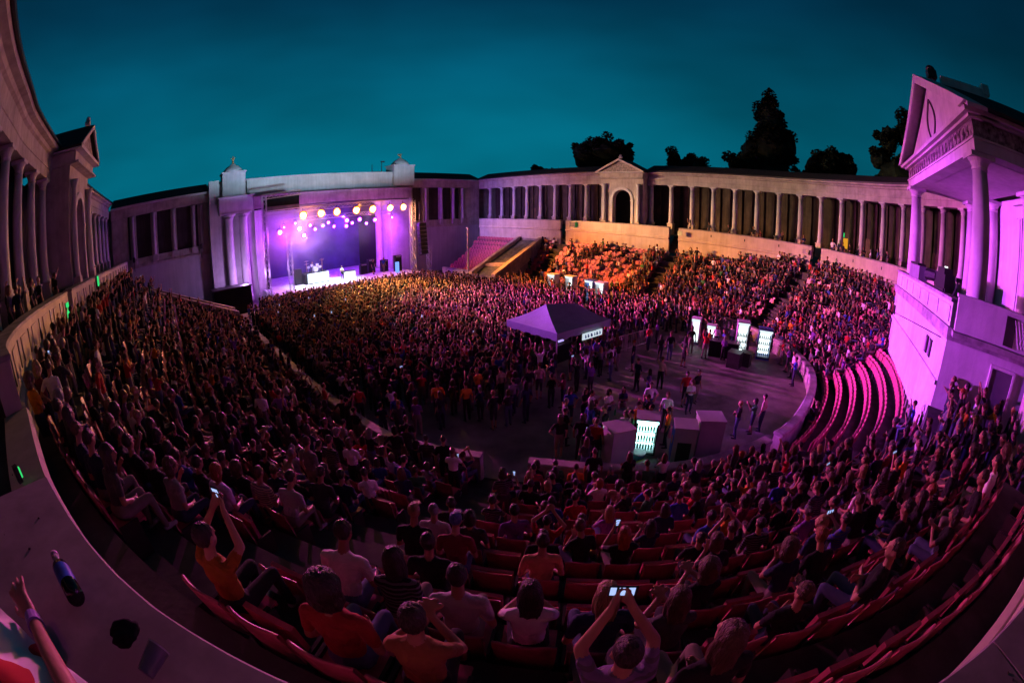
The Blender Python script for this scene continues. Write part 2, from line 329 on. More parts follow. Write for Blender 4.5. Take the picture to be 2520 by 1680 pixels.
# aisle half-steps
for ai, (k, u) in enumerate(AISLES):
    e = thing('aisle_stair', ['grey concrete steps climbing from the kerb gap towards the ledge nearest the camera', 'concrete steps beside the podium end of the front kerb', 'concrete steps down from the curved parapet slot beyond the podium',
        'concrete steps down from the parapet slot among the standing crowd', 'concrete steps beside the sloping entrance wall', 'concrete steps in the far stand by the long wall', 'concrete steps below the green lit parapet slot'][ai], 'stair', (k[0], k[1], 0), math.atan2(u[1], u[0]), 'aisle stairs in the bowl')
    sb = MB().box((0, 0, 0), (.32, 1.05, .23)); sme = sb.mesh('step', CONC); nmx = 12 if ai in (0,) else 7 if ai != 5 else 9
    gi = GS[np.argmin(np.hypot(*(KPT-k).T))]
    for j in range(nmx): mobj('step', sme, e, (D0+PITCH*gi*(j+1)-.17, 0, row_z(j)+.115))
# kerb wall in sections between the gaps
KL = arclen(KPT)
gaps = [(np.argmin(np.hypot(*(KPT-np.array(k)).T)), w) for k, w in (((8.2, 8.4), .75), ((15.35, 1.85), .35), ((30.6, 5.3), .7), ((34.6, 18.3), .6), ((5.8, 27), .6))]
cut = sorted([(KL[i]-w, KL[i]+w) for i, w in gaps]); secs = []; a = KL[0]
for lo, hi in cut: secs.append((a, lo)); a = hi
secs.append((a, KL[-1]))
klab = ['low kerb wall of the dense stand, from the stage side to the first gap', 'crowd-lined kerb wall at the near corner, ending in a square pier at the gap', 'curved front kerb wall behind the bar fridges', 'pale pink kerb wall curving past the empty pink rows', 'kerb wall below the red seats by the right bar', 'amber-lit kerb wall behind the far bar fridges']
for i, (a, b) in enumerate(secs):
    ss = np.arange(a, b, .25); ss = np.append(ss, b); path = np.stack([np.interp(ss, KL, KPT[:, 0]), np.interp(ss, KL, KPT[:, 1])], 1)
    m = MB().sweep(path, [(.02, 0), (.02, .86), (-.34, .86), (-.34, 0)])
    o = tag(m.build('kerb_wall', pmat('kerb_concrete', (.42, .40, .38), .85, .22, 1.4, .3, streak=.25)), klab[min(i, 5)], 'wall', 'kerb walls round the arena floor')
    MB().sweep(path, [(.07, .862), (.05, .97), (.0, 1.0), (-.34, 1.0), (-.39, .97), (-.40, .862)]).build('coping', COPING, o)

# rim: retaining wall, parapet, coping in sections
def sub(P, a, b, step=.3):
    L = arclen(P); ss = np.append(np.arange(a, b, step), b); return np.stack([np.interp(ss, L, P[:, 0]), np.interp(ss, L, P[:, 1])], 1)
LL, LR = arclen(RIM_L), arclen(RIM_R)
def s_at(P, L, y=None, p=None): return L[np.argmin(np.hypot(P[:, 0]-p[0], P[:, 1]-p[1]))]
g1, g2a, g2 = s_at(RIM_L, LL, p=(-5.47, 19.4)), s_at(RIM_L, LL, p=(-3.3, 6.6)), s_at(RIM_L, LL, p=(-1.03, 2.0))
h1, h2, h3 = s_at(RIM_R, LR, p=(38.8, 3.2)), s_at(RIM_R, LR, p=(41.2, 18.3)), s_at(RIM_R, LR, p=(41.2, 32.7))
sects = [(RIM_L, 0, g1-.5, 'amber-lit parapet along the stage end of the dark left gallery', .45), (RIM_L, g1+.5, g2a, 'panelled curved parapet below the people at the left gallery', .45),
         (RIM_L, g2, LL[-1], 'wide plain ledge right under the camera, a bottle lying on it', .80), (RIM_R, 0, h1-.55, 'pink-lit parapet between the podium and the first dark slot', .45),
         (RIM_R, h1+.55, h2-.55, 'long beige parapet below the curved colonnade', .45), (RIM_R, h2+.55, h3-.4, 'beige parapet below the arched pavilion', .45), (RIM_R, h3+.4, LR[-1], 'violet-lit parapet nearest the stage wing', .45)]
panel_me = MB().box((0, 0, 0), (.75, .05, .55)).mesh('panel', STONE); slot_me = MB().box((0, 0, 0), (.16, .04, .60)).mesh('slot', BLACK)
for P, a, b, lab, th in sects:
    p = sub(P, a, b)
    o = MB().sweep(p, [(0, 6.3), (0, 7.33), (-th+.07, 7.33), (-th+.07, 6.3)]).build('parapet', STONE); tag(o, lab, 'parapet', 'parapet sections along the gallery rim')
    MBc = []
    sl = .10 if th > .6 else .03
    Lp = arclen(p)[-1]; nb = max(1, int(Lp/1.7))
    for q in range(nb): MB().sweep(sub(p, Lp*q/nb+.005, Lp*(q+1)/nb-.005, .25), [(.03, 7.332), (.03, 7.40), (.02, 7.415), (-th, 7.415+sl), (-th-.04, 7.40+sl), (-th-.04, 7.332)]).build('coping', COPING, o)
    MB().sweep(p, [(.03, 6.10), (.11, 6.16), (.11, 6.30), (.03, 6.36), (.003, 6.36), (.003, 6.10)]).build('moulding', STONE, o)
    MB().sweep(p, [(-.06, .5), (-.06, 6.098), (-.4, 6.098), (-.4, .5)]).build('retaining_face', STONE, o)
    if 'panelled' in lab or 'stage end' in lab or 'long beige' in lab or 'between the podium' in lab:
        L = arclen(p); nr = normals(p); k = 0
        for s in np.arange(.8, L[-1]-.5, .9):
            x, y = np.interp(s, L, p[:, 0]), np.interp(s, L, p[:, 1]); nx, ny = np.interp(s, L, nr[:, 0]), np.interp(s, L, nr[:, 1]); rz = math.atan2(ny, nx)-PI/2
            k += 1
            if 'panelled' in lab or 'stage end' in lab:
                if k > 44: break
                mobj('panel' if k % 2 else 'slot', panel_me if k % 2 else slot_me, o, (x+nx*.012, y+ny*.012, 6.86), rz)
            elif k % 4 == 0: mobj('drain_slot', slot_me, o, (x+nx*.006, y+ny*.006, 6.95), rz).scale = (.6, 1, .38)
bp_ = sub(RIM_L, g2a+.02, g2-.02)
bo = tag(MB().sweep(bp_, [(-.06, .5), (-.06, 6.098), (-.4, 6.098), (-.4, .5)]).build('low_rim', STONE), 'low beige rim without a parapet between the panelled wall and the near ledge', 'rim')
MB().sweep(bp_, [(.11, 6.10), (.14, 6.5), (.08, 6.60), (-.42, 6.60), (-.42, 6.10)]).build('coping', STONE, bo)
# stair wells behind the slots
for P, L, s in ((RIM_L, LL, g1), (RIM_R, LR, h1), (RIM_R, LR, h2), (RIM_R, LR, h3)):
    x, y = np.interp(s, L, P[:, 0]), np.interp(s, L, P[:, 1]); nr = normals(P); i = np.argmin(np.abs(L-s)); nx, ny = nr[i]
    m = MB()
    for q in range(6): m.box((0, -.45-q*.3, 4.9+q*.29), (1.4, .3, .3))
    tag(m.build('stairwell', CONC, None, loc=(x, y, 0), rotz=math.atan2(ny, nx)-PI/2), kind='structure')
# gallery floor
def resamp(P, n):
    L = arclen(P); s = np.linspace(0, L[-1], n); return np.stack([np.interp(s, L, P[:, 0]), np.interp(s, L, P[:, 1])], 1)
outer = COL-normals(COL)*3.4; cN = normals(COL); g = MB()
ri = RIM_L[np.argmin(np.hypot(RIM_L[:, None, 0]-COL[None, :, 0], RIM_L[:, None, 1]-COL[None, :, 1]), axis=0)]
allr = np.concatenate([RIM_L, np.linspace(PODF[0], PODF[1], 60), RIM_R]); allr = allr
prev = 0; inner = []
for q in COL:
    seg = slice(prev, min(len(allr), prev+40)); i = prev+int(np.argmin(np.hypot(allr[seg, 0]-q[0], allr[seg, 1]-q[1]))); prev = i; inner.append(allr[i])
inner = np.array(inner); nC = normals(COL); vs = []
for a, b in zip(inner, outer):
    d = (b-a)/np.linalg.norm(b-a); vs += [(*(a+d*.25), 6.55), (*b, 6.55)]
g.add(vs, [(2*i, 2*i+1, 2*i+3, 2*i+2) for i in range(len(COL)-1)])
tag(g.build('gallery_floor', CONC), kind='structure')

# ------------------------------------------------------------------ colonnade
CL = arclen(COL); CNrm = normals(COL)
shaft = MB().lathe([(.34, 7.75), (.34, 7.83), (.30, 7.87), (.32, 7.94), (.265, 8.0), (.26, 8.6), (.25, 10.2), (.21, 11.55)], 18).mesh('column', PLASTER2, True)
capm = MB().lathe([(.21, 11.55), (.24, 11.57), (.24, 11.62), (.22, 11.66), (.27, 11.78), (.36, 11.88)], 16).box((0, 0, 11.94), (.72, .72, .12)).mesh('capital', PLASTER2)
ped = MB().box((0, 0, 7.12), (.62, .62, 1.14)).box((0, 0, 7.72), (.74, .74, .07)).mesh('pedestal', STONE)
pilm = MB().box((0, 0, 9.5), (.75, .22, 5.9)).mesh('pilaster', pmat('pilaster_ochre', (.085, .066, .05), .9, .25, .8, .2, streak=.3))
doorm = MB().box((0, 0, 7.75), (.9, .06, 2.4)).mesh('door', pmat('old_wood_door', (.10, .06, .035), .7, .3, 2, .2))
def colonnade(label, s0, s1, first, step=2.5, rev=False):
    o = thing('colonnade', label, 'colonnade', (0, 0, 0), 0, 'colonnade wings around the bowl')
    p = sub(COL, s0, s1, .4)
    MB().sweep(p, [(.30, 11.995), (.30, 12.42), (.345, 12.44), (.345, 12.56), (.30, 12.58), (.30, 13.02), (.44, 13.08), (.50, 13.2), (.78, 13.24), (.80, 13.40), (-.35, 13.40), (-.35, 11.995)]).build('entablature', PLASTER, o)
    MB().sweep(p, [(.90, 13.402), (.90, 13.50), (-1.5, 14.42), (-1.7, 14.42), (-3.6, 13.6), (-3.6, 13.402)]).build('roof', ROOF, o)
    MB().sweep(p, [(.96, 13.36), (.96, 13.46), (.86, 13.46), (.86, 13.36)]).build('gutter', BLACK, o)
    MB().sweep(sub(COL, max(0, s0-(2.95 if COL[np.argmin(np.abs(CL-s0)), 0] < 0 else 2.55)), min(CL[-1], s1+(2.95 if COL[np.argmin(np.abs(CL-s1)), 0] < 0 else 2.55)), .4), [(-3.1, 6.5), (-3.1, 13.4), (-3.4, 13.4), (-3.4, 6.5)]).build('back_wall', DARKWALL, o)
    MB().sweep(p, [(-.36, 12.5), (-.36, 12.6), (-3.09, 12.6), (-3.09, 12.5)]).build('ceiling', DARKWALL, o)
    ss = list(np.arange(s0+first, s1-.3, step)) if not rev else list(np.arange(s1-first, s0+.3, -step)); k = 0
    for s in ss:
        x, y = np.interp(s, CL, COL[:, 0]), np.interp(s, CL, COL[:, 1]); nx, ny = np.interp(s, CL, CNrm[:, 0]), np.interp(s, CL, CNrm[:, 1]); rz = math.atan2(ny, nx)-PI/2
        if math.hypot(x, y) < 4.5 or math.hypot(x, y) < 9 and x > -4.4: continue
        c = mobj('column', shaft, o, (x, y, 0), rz); mobj('capital', capm, c); mobj('pedestal', ped, o, (x, y, 0), rz)
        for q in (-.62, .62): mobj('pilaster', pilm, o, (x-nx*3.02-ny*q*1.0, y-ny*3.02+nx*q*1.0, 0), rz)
        k += 1
        if k % 3 == 1: mobj('door', doorm, o, (x-nx*3.04-ny*1.25, y-ny*3.04+nx*1.25, 0), rz)
    return o
def s_of(x, y): return CL[np.argmin(np.hypot(COL[:, 0]-x, COL[:, 1]-y))]
lc1 = colonnade('violet-tinted colonnade between the left stage wing and the gabled pavilion', 0.0, s_of(-8.2, 29.4), 1.2, 2.5)
lc2 = colonnade('tall dark brown colonnade sweeping overhead at the left edge', s_of(-7.9, 23.6), s_of(12.6, -10.2), .9, 2.6)
for q_, s_ in ((lc1, 1.08), (lc2, 1.16)): q_.scale = (1, 1, s_); q_.location.z = 6.55*(1-s_)
colonnade('curved colonnade between the pink portico and the arched pavilion', s_of(27.6, -9.2), s_of(44.5, 23.1), .45, 2.5, True)
colonnade('pale violet colonnade between the arched pavilion and the right stage wing', s_of(44.5, 28.3), CL[-1], .8, 2.5)

# ------------------------------------------------------------------ arched pavilions
def pavilion(label, loc, rz, dark=False):
    o = thing('arched_pavilion', label, 'pavilion', loc, rz, 'gabled pavilions in the colonnade')
    w, hz, ar, sp = 2.75, 12.55, 1.18, 10.05
    m = MB(); yb, yf = -.55, 0.0; K = 16
    arc = [(-ar, 7.3)]+[(-ar*math.cos(PI*i/K), sp+ar*math.sin(PI*i/K)) for i in range(K+1)]+[(ar, 7.3)]
    outp = [(-w, 7.3)]+[(-w*1.0 if i < K*.25 else w if i > K*.75 else -w+2*w*(i-K*.25)/(K*.5), hz if K*.25 <= i <= K*.75 else 7.3+(hz-7.3)*(i/(K*.25) if i < K*.25 else (K-i)/(K*.25))) for i in range(K+1)]+[(w, 7.3)]
    n = len(arc); vs = [(x, yf, z) for x, z in arc]+[(x, yf, z) for x, z in outp]+[(x, yb, z) for x, z in arc]+[(x, yb, z) for x, z in outp]
    m.add(vs, [(i, n+i, n+i+1, i+1) for i in range(n-1)]+[(2*n+i, i, i+1, 2*n+i+1) for i in range(n-1)]+[(n+i, 3*n+i, 3*n+i+1, n+i+1) for i in range(n-1)])
    m.box((0, -.28, 6.9), (5.5, .58, .82)); m.build('front_wall', PLASTER, o)
    a = MB()   # archivolt ring
    for i in range(K):
        t0, t1 = PI*i/K, PI*(i+1)/K
        a.slab([(-(r)*math.cos(t), .02, sp+(r)*math.sin(t)) for r, t in ((ar+.04, t0), (ar+.04, t1), (ar+.34, t1), (ar+.34, t0))], -.10)
    for s in (-1, 1): a.box((s*(ar+.19), .06, 8.65), (.30, .10, 2.75)); a.box((s*(ar+.19), .08, 10.0), (.42, .16, .12))
    a.build('archivolt', PLASTER2, o)
    for s in (-1, 1):
        c = MB().lathe([(.26, 7.6), (.22, 7.75), (.21, 9), (.18, 11.5), (.30, 11.9)], 12, (s*2.25, .22, 0)).build('column', PLASTER2, o, True); c2 = MB().box((s*2.25, .22, 7.1), (.6, .5, 1.0)).build('pedestal', STONE, o)
        MB().box((s*2.62, -1.6, 9.9), (.28, 2.1, 5.3)).build('side_wall', PLASTER, o)
    MB().box((0, -.95, 12.85), (5.7, 2.6, .58)).box((0, -.85, 12.62), (5.9, 2.9, .1)).build('entablature', PLASTER, o)
    MB().box((0, -.8, 13.24), (6.3, 3.2, .16)).build('cornice', PLASTER2, o)
    MB().add([(-2.9, .45, 13.33), (2.9, .45, 13.33), (0, .45, 14.72), (-2.9, .30, 13.33), (2.9, .30, 13.33), (0, .30, 14.72)], [(0, 1, 2), (5, 4, 3), (0, 3, 4, 1), (1, 4, 5, 2), (2, 5, 3, 0)]).build('tympanum', pmat('tympanum_relief', (.42, .38, .32), .9, .35, 6, .8), o)
    p = MB()
    for s in (-1, 1): p.slab([(s*3.2, .75, 13.33), (s*3.2, -2.6, 13.33), (0, -2.6, 14.86), (0, .75, 14.86)], .12*s)
    p.build('roof', ROOF, o)
    q = MB()
    for s in (-1, 1): q.slab([(s*3.22, .74, 13.33), (s*2.75, .74, 13.33), (0, .74, 14.60), (0, .74, 14.84)], .10*s)
    q.build('raking_cornice', PLASTER2, o)
    MB().box((0, .3, 15.0), (.34, .34, .2)).ball((0, .3, 15.2), .16).build('finial', PLASTER2, o)
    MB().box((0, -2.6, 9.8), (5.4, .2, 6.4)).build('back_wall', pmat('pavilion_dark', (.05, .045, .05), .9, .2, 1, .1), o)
    return o
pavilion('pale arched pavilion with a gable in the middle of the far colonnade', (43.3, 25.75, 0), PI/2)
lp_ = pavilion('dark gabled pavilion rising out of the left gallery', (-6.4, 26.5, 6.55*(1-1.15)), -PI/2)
lp_.scale = (1, 1, 1.15)

# ------------------------------------------------------------------ podium and portico
POD = thing('podium', 'bright magenta podium wall under the temple portico', 'podium')
POLY = [(14.6, -4.1), (27.2, -3.45), (27.4, -9.4), (13.85, -8.6)]
def inset(poly, d):
    c = np.mean(np.array(poly), axis=0); return [tuple(c+(np.array(p)-c)*(1+d/np.linalg.norm(np.array(p)-c))) for p in poly]
MB().prism(POLY[::-1], .5, 6.25).build('wall', PLASTER2, POD)
MB().prism(inset(POLY, .28)[::-1], 6.252, 6.52).prism(inset(POLY, .16)[::-1], 6.12, 6.251).build('ledge', COPING, POD)
fl = np.linspace(POLY[0], POLY[1], 12)
MB().sweep(fl[::-1], [(-.02, 6.522), (-.02, 7.26), (-.34, 7.26), (-.34, 6.522)][::1], nrm=np.tile([[-.051, 1.0]], (12, 1))).build('balcony_front', PLASTER2, POD)
MB().sweep(fl[::-1], [(.06, 7.262), (.06, 7.38), (-.42, 7.38), (-.42, 7.262)], nrm=np.tile([[-.051, 1.0]], (12, 1))).build('coping', COPING, POD)
pm = MB().box((0, 0, 0), (1.55, .05, .5)).mesh('panel', PLASTER2)
for i in range(7): mobj('panel', pm, POD, (15.55+i*1.78, -4.1+(.95+i*1.78)*.0516+.0, 6.88), .0516)
MB().sweep(fl[::-1], [(.0, 4.60), (.09, 4.62), (.09, 4.74), (.0, 4.76)], nrm=np.tile([[-.051, 1.0]], (12, 1))).build('string_course', PLASTER2, POD)
for x in (16.6, 17.25):
    wf = MB().box((x, -4.1+(x-14.6)*.0516+.02, 5.35), (.42, .08, .62)).build('window', BLACK, POD); MB().box((x, -4.1+(x-14.6)*.0516+.07, 5.35), (.30, .03, .5)).build('pane', pmat('dusty_pane', (.25, .2, .25), .3, .2, 3, 0), wf)
MB().box((26.6, -3.45, 5.15), (.34, .14, .5)).add([(26.3, -3.4, 5.6), (26.9, -3.4, 5.6), (26.6, -3.1, 5.75)], [(0, 1, 2)]).build('light_box', BLACK, POD)
MB().tube((26.4, -3.40, 5.0), (15.2, -3.98, 6.02), .018, n=5).build('cable', BLACK, POD)
# camera-side wall of the podium: slab ledge, balustrade, door
sd = np.array(POLY[3])-np.array(POLY[0]); sl = np.linalg.norm(sd); su = sd/sl; sn = np.array([su[1], -su[0]]); sn = sn if sn[0] < 0 else -sn; srz = math.atan2(su[1], su[0])
def side(t, out, z): return (POLY[0][0]+su[0]*t+sn[0]*out, POLY[0][1]+su[1]*t+sn[1]*out, z)
MB().box(side(2.3, .46, 6.42), (4.4, .95, .16), rot=srz).build('side_slab', COPING, POD)
MB().box(side(2.30, .58, 7.02), (4.3, .3, 1.0), rot=srz).box(side(2.30, .58, 7.56), (4.4, .42, .1), rot=srz).build('side_parapet', PLASTER2, POD)
MB().box(side(2.35, .75, 7.02), (.42, .05, .86), rot=srz).build('dark_panel', BLACK, POD)
for t in (3.1, 3.9):
    gr = MB()
    for a in (-1, 1):
        for k in range(3): gr.tube(side(t-.3+k*.15, .76, 6.65), side(t-.3+k*.15+a*.3, .76, 7.4), .025, n=5)
    gr.build('lattice', PLASTER2, POD)
dr = MB().box(side(2.6, .0, 4.75), (.95, .10, 1.95), rot=srz).build('door', pmat('grey_door', (.10, .095, .11), .5, .1, 2, .05), POD); MB().box(side(2.22, .07, 4.7), (.04, .05, .14), rot=srz).build('handle', STEEL, dr)
MB().box(side(2.07, .02, 4.75), (.09, .16, 2.05), rot=srz).box(side(3.13, .02, 4.75), (.09, .16, 2.05), rot=srz).box(side(2.6, .02, 5.79), (1.15, .16, .09), rot=srz).build('door_frame', PLASTER2, POD)
MB().box(side(2.2, .35, 3.45), (4.6, .8, .9), rot=srz).build('door_landing', CONC, POD)

PORT = thing('portico', 'magenta-lit temple portico with gable and tall columns', 'portico', (20.45, -4.7, 0), math.radians(4.4))
bigc = MB().lathe([(.52, 6.53), (.52, 6.7), (.46, 6.74), (.48, 6.86), (.40, 6.95), (.40, 8.2), (.375, 10), (.315, 11.55)], 26).mesh('column', PLASTER2, True)
bcap = MB().lathe([(.315, 11.55), (.35, 11.57), (.35, 11.63), (.33, 11.68), (.40, 11.82), (.50, 11.92)], 22).box((0, 0, 12.0), (1.05, 1.05, .16)).mesh('capital', PLASTER2)
for x, y in ((-5.57, 0), (5.57, 0), (-5.4, -4.0), (5.4, -4.0), (-2.4, -4.3), (2.4, -4.3)):
    c = mobj('column', bigc, PORT, (x, y, 0)); mobj('capital', bcap, c)
E2 = MB(); F2 = MB(); R2 = MB(); C2 = MB()
for (c, d) in (((0, 0), (12.3, .78)), ((-5.75, -2.4), (.78, 4.2)), ((5.75, -2.4), (.78, 4.2))):
    E2.box((c[0], c[1], 12.28), (d[0], d[1], .40)); E2.box((c[0], c[1], 12.50), (d[0]+.12, d[1]+.12, .07)); R2.box((c[0], c[1], 12.82), (d[0]-.06, d[1]-.06, .58))
    C2.box((c[0], c[1], 13.16), (d[0]+.35, d[1]+.35, .10)); C2.box((c[0], c[1], 13.29), (d[0]+.75, d[1]+.75, .16))
E2.build('architrave', PLASTER2, PORT); R2.build('frieze', pmat('relief_frieze', (.30, .26, .26), .9, .45, 5, 1.0, bscale=11), PORT); C2.build('cornice', PLASTER2, PORT)
rel = MB().box((0, 0, 0), (.22, .06, .42)).ball((0, .02, .06), (.09, .06, .14)).mesh('relief_figure', pmat('relief_frieze', (.3, .26, .26)))
for i in range(22): mobj('relief_figure', rel, PORT, (-5.5+i*.525, .375, 12.82), 0).scale = (1, 1, random.uniform(.8, 1.05))
MB().box((0, -2.2, 12.12), (10.6, 3.7, .08)).build('ceiling', PLASTER2, PORT)
ty = .22
MB().add([(-6.1, ty, 13.38), (6.1, ty, 13.38), (0, ty, 16.15), (-6.1, ty-.3, 13.38), (6.1, ty-.3, 13.38), (0, ty-.3, 16.15)], [(1, 0, 2), (3, 4, 5), (0, 1, 4, 3), (1, 2, 5, 4), (2, 0, 3, 5)]).build('tympanum', PLASTER2, PORT)
lm = MB()
for s in (-1, 1):
    pts = [(s*.75*math.sin(PI*i/12), ty+.05, 13.5+2.0*i/12) for i in range(13)]
    for a, b in zip(pts[:-1], pts[1:]): lm.tube(a, b, .05, n=6)
lm.build('almond_moulding', pmat('moulding_dark', (.12, .1, .11), .9, .2, 3, .2), PORT)
rk = MB()
for s in (-1, 1):
    rk.slab([(s*6.9, .75, 13.38), (s*6.9, -.1, 13.38), (0, -.1, 16.62), (0, .75, 16.62)], .14*s); rk.slab([(s*6.95, .78, 13.38), (s*6.1, .78, 13.38), (0, .78, 16.20), (0, .78, 16.64)], .12*s)
rk.build('raking_cornice', PLASTER2, PORT)
rf = MB()
for s in (-1, 1): rf.slab([(s*6.85, -.12, 13.4), (s*6.85, -7.5, 13.4), (0, -7.5, 16.55), (0, -.12, 16.55)], .1*s)
rf.build('roof', ROOF, PORT)
MB().box((-.55, -1.9, 16.35), (.3, 2.8, .6)).box((-.55, -3.2, 16.65), (.42, .4, .5)).build('ridge_parapet', PLASTER2, PORT)
MB().box((0, -.2, 16.85), (.5, .5, .4)).ball((0, -.2, 17.1), (.28, .28, .22)).build('finial', BLACK, PORT)
MB().box((0, -4.9, 9.5), (13.4, .35, 6.0)).build('back_wall', PLASTER2, PORT)
df = MB()
for x in (-3.9, -1.1): df.box((x, -4.60, 8.9), (.5, .35, 4.7)); df.box((x, -4.5, 8.9), (.24, .3, 4.5))
df.box((-2.5, -4.6, 11.45), (3.6, .42, .5)).box((-2.5, -4.5, 11.8), (3.9, .6, .16)); df.build('door_surround', PLASTER2, PORT)
dl = MB().box((-2.5, -4.68, 8.85), (2.2, .08, 4.5)).build('door', pmat('dark_bronze_door', (.05, .04, .045), .5, .2, 3, .1), PORT)
for x in (-3.0, -2.0): MB().box((x, -4.62, 8.6), (.75, .06, 3.2)).build('door_panel', pmat('dark_bronze_door', (.05, .04, .045)), dl)
# ------------------------------------------------------------------ stage wings
LAV = pmat('lavender_grey_plaster', (.50, .48, .50), .9, .10, .5, .15, streak=.12)
def wing(label, x0, x1, wins, pil):
    o = thing('stage_wing', label, 'wing building', ((x0+x1)/2, 51.5, 0), 0, 'wings beside the stage house'); w = x1-x0; cx = (x0+x1)/2
    MB().box((0, .3, 3.2), (w, .6, 6.4)).build('lower_wall', LAV, o)
    MB().box((0, .15, 6.5), (w, .8, .2)).box((0, .2, 7.0), (w, .5, .8)).build('ledge', PLASTER, o)
    u = MB(); edges = sorted(wins); cur = x0
    for a, b in edges:
        u.box(((cur+a)/2-cx, .3, 9.75), (a-cur, .6, 4.7)); cur = b
    u.box(((cur+x1)/2-cx, .3, 9.75), (x1-cur, .6, 4.7)); u.build('upper_wall', PLASTER, o)
    for a, b in edges:
        f = MB().box(((a+b)/2-cx, .42, 9.75), (b-a-.004, .05, 4.696)).build('window_bay', pmat('bay_dark', (.055, .045, .05), .8, .25, .7, .1, streak=.3), o)
        MB().box(((a+b)/2-cx, .37, 9.6), (.08, .05, 4.6)).box(((a+b)/2-cx, .37, 9.6), (b-a-.01, .045, .08)).build('mullion', BLACK, f)
    for x in pil:
        MB().lathe([(.26, 7.4), (.22, 7.6), (.2, 9), (.17, 11.7), (.3, 12.05)], 10, (x-cx, -.12, 0)).build('half_column', PLASTER2, o, True); MB().box((x-cx, -.15, 7.1), (.7, .5, .7)).build('pedestal', PLASTER, o)
    MB().box((0, .2, 12.6), (w, .9, 1.0)).build('frieze', PLASTER, o); MB().box((0, .0, 13.2), (w, 1.5, .2)).build('cornice', PLASTER2, o)
    MB().add([(-w/2, -.8, 13.31), (w/2, -.8, 13.31), (w/2, 2.2, 14.5), (-w/2, 2.2, 14.5), (-w/2, 5, 13.3), (w/2, 5, 13.3)], [(0, 1, 2, 3), (3, 2, 5, 4)]).build('roof', ROOF, o)
    return o
WL = wing('grey stage wing with dark bays at the left of the stage house', -8.0, 4.38, [(-4.8, -2.9), (-2.1, -.35), (.35, 2.2), (2.75, 3.05), (-5.9, -5.6)], [-5.2, -2.5, 0, 2.5, 3.5])
WR = wing('violet-tinted stage wing with dark bays right of the stage tower', 31.42, 44.3, [(35.0, 36.9), (37.3, 39.1), (39.5, 40.6), (32.3, 33.9)], [34.4, 37.1, 39.3, 41.0])
MB().box((46.9-WR.location.x, 1.1, 6.65), (5.2, .5, 13.3)).build('corner_wall', PLASTER, WR); MB().box((-10.4-WL.location.x, 1.1, 6.65), (4.8, .5, 13.3)).build('corner_wall', PLASTER, WL)
for x, yy in ((-5.25, 51.2), (3.25, 51.2)):
    tag(MB().box((x, 50.8, 7.35), (.3, .2, .55)).box((x, 50.85, 6.6), (.08, .08, 1.0)).build('wall_lantern', BLACK), 'small black lantern on the left wing beside %s' % ('its corner' if x < 0 else 'the stage tower'), 'lantern', 'lanterns on the wing')
# ------------------------------------------------------------------ stage house
SH = thing('stage_house', 'pale classical stage house with two capped towers and a wide dark opening', 'stage house', (0, 50, 0))
MB().box((7.65, 5.2, 7.1), (6.5, 9.6, 14.2)).build('side_tower', PLASTER2, SH); MB().box((29.8, 5.2, 7.1), (3.2, 9.6, 14.2)).build('side_tower', PLASTER2, SH)
MB().box((5.0, .25, 7.1), (1.2, .5, 14.4)).box((10.35, .25, 5.2), (1.0, .4, 10.4)).build('pilaster', PLASTER2, SH)
MB().box((7.55, -.2, 11.3), (4.1, 1.4, 1.7)).box((7.55, -.2, 12.2), (4.4, 1.7, .14)).box((7.5, -.2, 10.38), (3.9, 1.5, .16)).build('entablature_block', PLASTER2, SH)
pc = MB().lathe([(.62, .3), (.62, 1.0), (.55, 1.1), (.53, 3), (.46, 9.6), (.5, 9.7), (.62, 10.1)], 20).box((0, 0, 10.2), (1.3, 1.3, .2)).mesh('column', PLASTER2, True)
for x in (6.68, 8.42): mobj('column', pc, SH, (x, -.3, 0))
for x, z0 in ((7.35, 12.27), (29.8, 12.27)):
    MB().box((x, .6, (z0+14.95)/2), (2.75 if x < 20 else 3.1, 2.2, 14.95-z0)).box((x, .6, 15.0), (3.0 if x < 20 else 3.3, 2.45, .14)).build('plinth', PLASTER2, SH)
    MB().lathe([(1.25, 15.07), (1.2, 15.3), (.8, 15.7), (.35, 15.95), (.3, 16.05)], 16, (x, .6, 0)).build('dome_cap', PLASTER2, SH, True)
MB().box((18.9, .4, 12.95), (19.8, .8, 2.1)).box((18.9, .3, 14.02), (20.0, 1.1, .12)).build('upper_fascia', PLASTER2, SH)
MB().box((20.1, -.6, 11.2), (20.9, .5, 1.3)).box((20.1, -.55, 11.88), (21.2, .8, .12)).build('canopy_fascia', pmat('canopy_fascia_paint', (.36, .30, .30), .9, .2, .8, .2, streak=.2), SH)
MB().box((20.1, 4.5, 10.5), (20.4, 10.5, .12)).build('stage_ceiling', BLACKF, SH)
MB().box((20.4, 9.9, 5.7), (19.2, .2, 9.6)).build('backdrop', pmat('violet_backdrop', (.04, .025, .10), .95, .2, .6, .3), SH)
for x in (28.3, 29.7): mobj('column', pc, SH, (x-.6, 3.0, 1.0)).scale = (.9, .9, .92)
MB().box((11.1, 4, 5.8), (.2, 8, 9.2)).build('wing_drape', BLACKF, SH); MB().box((27.9, 7, 5.8), (.2, 5.5, 9.2)).build('wing_drape', BLACKF, SH)
MB().box((19.6, -1.2, 1.2), (18.4, 9.4, .2)).build('stage_deck', pmat('stage_deck_grey', (.62, .64, .66), .5, .2, 2, .1), SH)
MB().box((19.6, -5.92, .55), (18.6, .08, 1.1)).build('deck_skirt', BLACKF, SH)
MB().box((19.6, 6.4, 1.2), (18.4, 5.8, .2)).build('rear_deck', pmat('stage_deck_grey', (.62, .64, .66)), SH)
